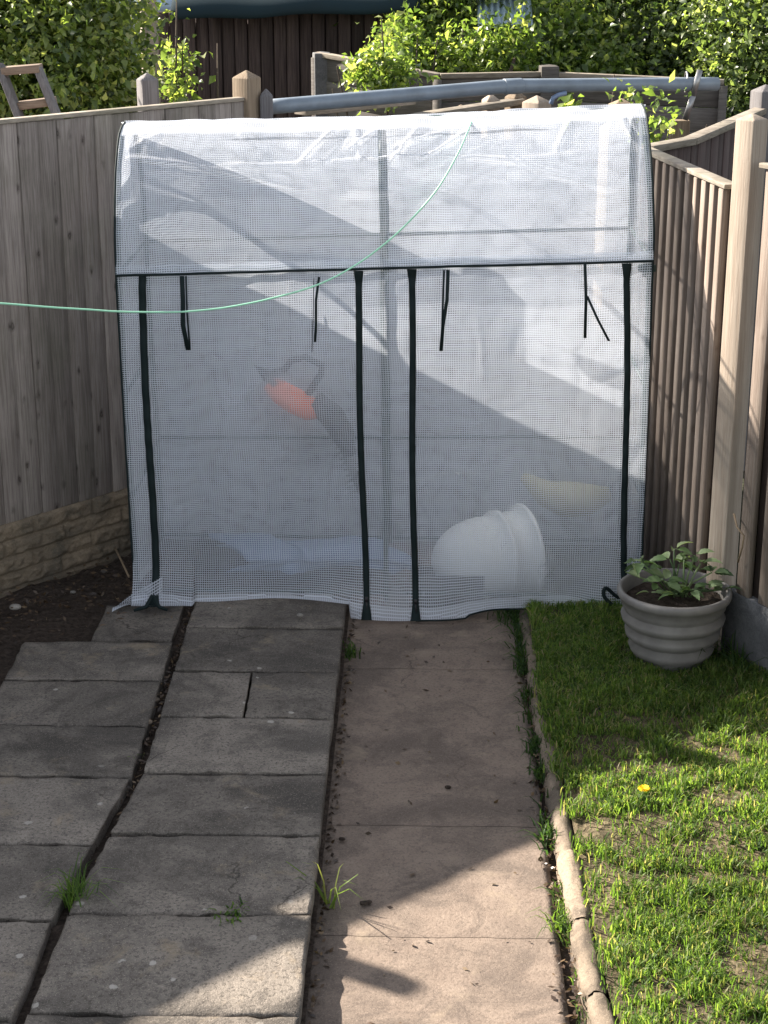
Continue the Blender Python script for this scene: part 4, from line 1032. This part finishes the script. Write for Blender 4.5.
# ------------------------------------------------------------------ weeds, litter, stones
def tuft(name, pos, n_, h, w, label, cat, seed, spread=.02, lean=.8, vmean=.4, mat='grass'):
    g = np.random.default_rng(seed); P = np.array(pos)[None] + g.normal(size=(n_, 3)) * np.array([spread, spread * 1.6, 0])
    o = grass(name, P, h * (.5 + .6 * g.random(n_)), np.full(n_, w), M[mat], np.clip(g.normal(vmean, .15, n_), 0, .9), lean, seed); return tag(o, label, cat)
q = G(76, 903, .05); tuft('grass_tuft', (q.x, q.y, .04), 75, .12, .0022, 'large green grass tuft growing in the joint between the slabs, lower left', 'weed', 3, .018, .9)
q = G(330, 905, .0); tuft('grass_tuft', (q.x - .005, q.y, .0), 9, .16, .003, 'sparse pale grass sprig leaning over the path from the slab edge', 'weed', 4, .008, 1.1, .75)
q = G(350, 655, .0); tuft('grass_tuft', (q.x, q.y, .0), 70, .05, .003, 'low green weed at the top of the path beside the slabs, near the greenhouse', 'weed', 5, .022, .9, .25)
q = G(233, 915, .08); tuft('grass_tuft', (q.x, q.y, .075), 40, .022, .0035, 'tiny grey-green weed in the crack between two front slabs', 'weed', 6, .02, 1.2, .3)
q = G(560, 925, .0); tuft('grass_tuft', (q.x + .01, q.y, .0), 60, .055, .0025, 'grass tuft in the gap between path and sunlit edging stones', 'weed', 7, .02, 1.1, .5)
q = G(508, 618, .0); tuft('grass_tuft', (q.x, q.y, .0), 80, .07, .0022, 'dark ragged weed at the greenhouse hem where path meets lawn', 'weed', 10, .03, 1.0, .05)
q = G(735, 668, .05); tuft('grass_tuft', (q.x, q.y, .05), 60, .14, .0028, 'long dark grass blades at the fence foot right of the pot', 'weed', 8, .035, .9, .12)
q = G(132, 790, .05); tuft('grass_tuft', (G(134, 758, .06).x, G(134, 758, .06).y, .05), 22, .03, .0025, 'small weed in the slab joint left of the middle', 'weed', 9, .012, .9, .3)
gc = np.random.default_rng(5); nc = 260
yc = 3.6 + 3.1 * gc.random(nc); xc = .56 + 1.1 * gc.random(nc); kc_ = (fbm(xc * 3, yc * 3, 88) > .5) & (xc < np.where(yc > 6.4, 1.0, 1.15 + (6.45 - yc) * .5)); xc, yc = xc[kc_], yc[kc_]
Pc = np.repeat(np.stack([xc, yc, np.full(len(xc), LZ)], 1), 6, 0) + gc.normal(0, .012, (len(xc) * 6, 3)) * np.array([1, 1, .1])
tag(grass('lawn_weeds', Pc, .018 + .02 * gc.random(len(Pc)), .004 + .004 * gc.random(len(Pc)), M['grass'], np.clip(gc.normal(.22, .12, len(Pc)), 0, .9), 1.2, 95), 'broad-leaved low weeds scattered through the lawn', 'weeds', kind='stuff')
gg = np.random.default_rng(91)
nn = 1500; yy = 4.9 + 2.0 * gg.random(nn); cl = fbm(yy * 9, yy * 0 + 3, 12)
kk = gg.random(nn) < np.clip((cl - .38) * 5, .05, 1); yy = yy[kk]; nn = len(yy)
xx = np.interp(yy, [4.9, 5.2, 5.9, 7.0], [.425, .425, .42, .42]) + gg.normal(0, .018, nn)
tag(grass('weed_strip', np.stack([xx, yy, np.full(nn, .0)], 1), .02 + .045 * gg.random(nn), .002 + .0025 * gg.random(nn), M['grass'], np.clip(gg.normal(.06, .08, nn), 0, .9), 1.1, 91), 'dark weeds filling the gap between the path and the shaded edging stones', 'weeds', kind='stuff')
nn = 500; yy = 3.4 + 1.5 * gg.random(nn); cl = fbm(yy * 11, yy * 0 + 5, 14); kk = gg.random(nn) < np.clip((cl - .5) * 6, .0, 1); yy = yy[kk]; nn = len(yy)
xx = np.interp(yy, [3.4, 4.9], [.455, .432]) + gg.normal(0, .012, nn)
tag(grass('sparse_weeds', np.stack([xx, yy, np.full(nn, .0)], 1), .015 + .035 * gg.random(nn), .0015 + .002 * gg.random(nn), M['grass'], np.clip(gg.normal(.3, .2, nn), 0, 1), 1.1, 92), 'sparse sunlit weeds beside the buff edging stones', 'weeds', kind='stuff')
dn = empty('dandelion', G(644, 789, .08), 'single yellow dandelion flower in the lawn', 'flower')
mb = MB(); c = G(644, 789, .1)
for i in range(46):
    a_ = i * 2.4; r_ = .004 + .013 * math.sqrt(i / 46); d = Vector((math.cos(a_), math.sin(a_), max(.1, .7 - i / 50))).normalized()
    sdv = d.cross(Vector((0, 0, 1))).normalized() * .0025; b_ = c + Vector((math.cos(a_), math.sin(a_), 0)) * r_ * .3; t_ = b_ + d * .016
    mb.add([b_ - sdv, b_ + sdv, t_ + sdv, t_ - sdv], [(0, 1, 2, 3)])
mb.build('petals', M['petal'], dn); mb = MB(); mb.tube([(c.x, c.y, .05), c], .002, 6); mb.build('stem', M['leaf_pot'], dn)

def litter(name, pts, size, mat, label, cat, seed):
    g = np.random.default_rng(seed); n_ = len(pts); P = np.array(pts); a = g.normal(size=(n_, 3)); a[:, 2] *= .35; a /= np.linalg.norm(a, axis=1)[:, None]
    b = np.cross(a, np.array([0, 0, 1.]) + g.normal(size=(n_, 3)) * .5); b /= np.linalg.norm(b, axis=1)[:, None]
    s = size * (.4 + g.random(n_))[:, None]; V = np.stack([P - a * s, P + b * s * .5, P + a * s, P - b * s * .45], 1).reshape(-1, 3)
    i = np.arange(n_) * 4; F_ = [tuple(q) for q in np.stack([i, i + 1, i + 2, i + 3], 1)]
    o = np_mesh(name, V, F_, mat, None, np.clip(g.normal(.4, .28, n_), 0, 1)); return tag(o, label, cat, kind='stuff')
pts = []
g = np.random.default_rng(77)
for i in range(1500):
    yy = 3.3 + 3.7 * g.random(); r_ = g.random()
    if r_ < .42: xx = .425 + g.normal(0, .02); zz = .002 + .01 * g.random() if xx < .41 else .01 + .015 * g.random()
    elif r_ < .68: xx = -.295 + abs(g.normal(0, .014)); zz = .006
    elif r_ < .93:
        xx = -.965 - .02 * max(0, 5.2 - yy) + g.normal(0, .012); zz = .045 + .02 * g.random()
    else: xx = -.3 + .72 * g.random(); zz = .006
    pts.append((xx, yy, zz))
litter('leaf_litter', pts, .011, M['litter'], 'dead leaves and crumbs gathered in the joints beside the path', 'leaf litter', 5)
pts = []
for i in range(900):
    uu = g.uniform(-1.2, .9); off = abs(g.normal(.25, .2)); p = ln_pt(uu, .05 + off); pts.append((p.x, p.y, .055 + .02 * g.random()))
pts = [p for p in pts if not (p[0] > -1.0) and not (p[1] < 6.4 and p[0] > -1.62)]
litter('soil_debris', pts, .013, M['litter'], 'twigs and dry leaf scraps on the dark soil below the left fence', 'debris', 6)
def stone(pos, r_, seed, label, mat='stone', group=None):
    mb = MB(); g = random.Random(seed); nu, nv = 10, 7
    def f(u, v):
        th, ph = u * 2 * math.pi, v * math.pi; k = r_ * (1 + .35 * (float(vnoise(math.cos(th) * 1.5 + seed, math.sin(th) * 1.5 + v * 2, seed)) - .5))
        return (pos[0] + k * math.sin(ph) * math.cos(th) * 1.2, pos[1] + k * math.sin(ph) * math.sin(th), pos[2] + k * .6 * math.cos(ph))
    mb.grid(f, np.linspace(0, 1, nu), np.linspace(0, 1, nv), .5); tag(mb.build('stone', M[mat], None, smooth=True), label, 'stone', group)
for i, (px, py, z, r_, lb, mt) in enumerate(((15, 607, .07, .022, 'pale stone on the dark soil below the left fence', 'stone'), (73, 592, .07, .011, 'small pale pebble on the dark soil near the middle of the bed', 'stone'), (147, 722, .06, .018, 'buff stone lodged in the long slab joint', 'edging'), (156, 700, .06, .014, 'smaller buff stone above another in the slab joint', 'edging'),
    (364, 903, .012, .011, 'black clod on the path at the shadow edge', 'soil'), (369, 902, .010, .009, 'second smaller black clod touching the first on the path', 'soil'), (342, 839, .012, .010, 'dark crumb of soil on the shaded path near the slabs', 'soil'), (448, 787, .008, .009, 'dark clod in the middle of the shaded path', 'soil'), (300, 615, .1, .012, 'grey pebble on the slab by the greenhouse hem', 'stone'))):
    q = G(px, py, z); stone((q.x, q.y, z), r_, i + 3, lb, mt)
mb = MB()
for (a, b) in (((125, 548), (138, 575)),): mb.tube([AT(115, 548, 7.3), AT(121, 560, 7.2), AT(129, 577, 7.08)], .005, 6)
tag(mb.build('dead_twig', M['twig'], None, smooth=True), 'straight dead stick leaning against the left end of the greenhouse', 'twig')
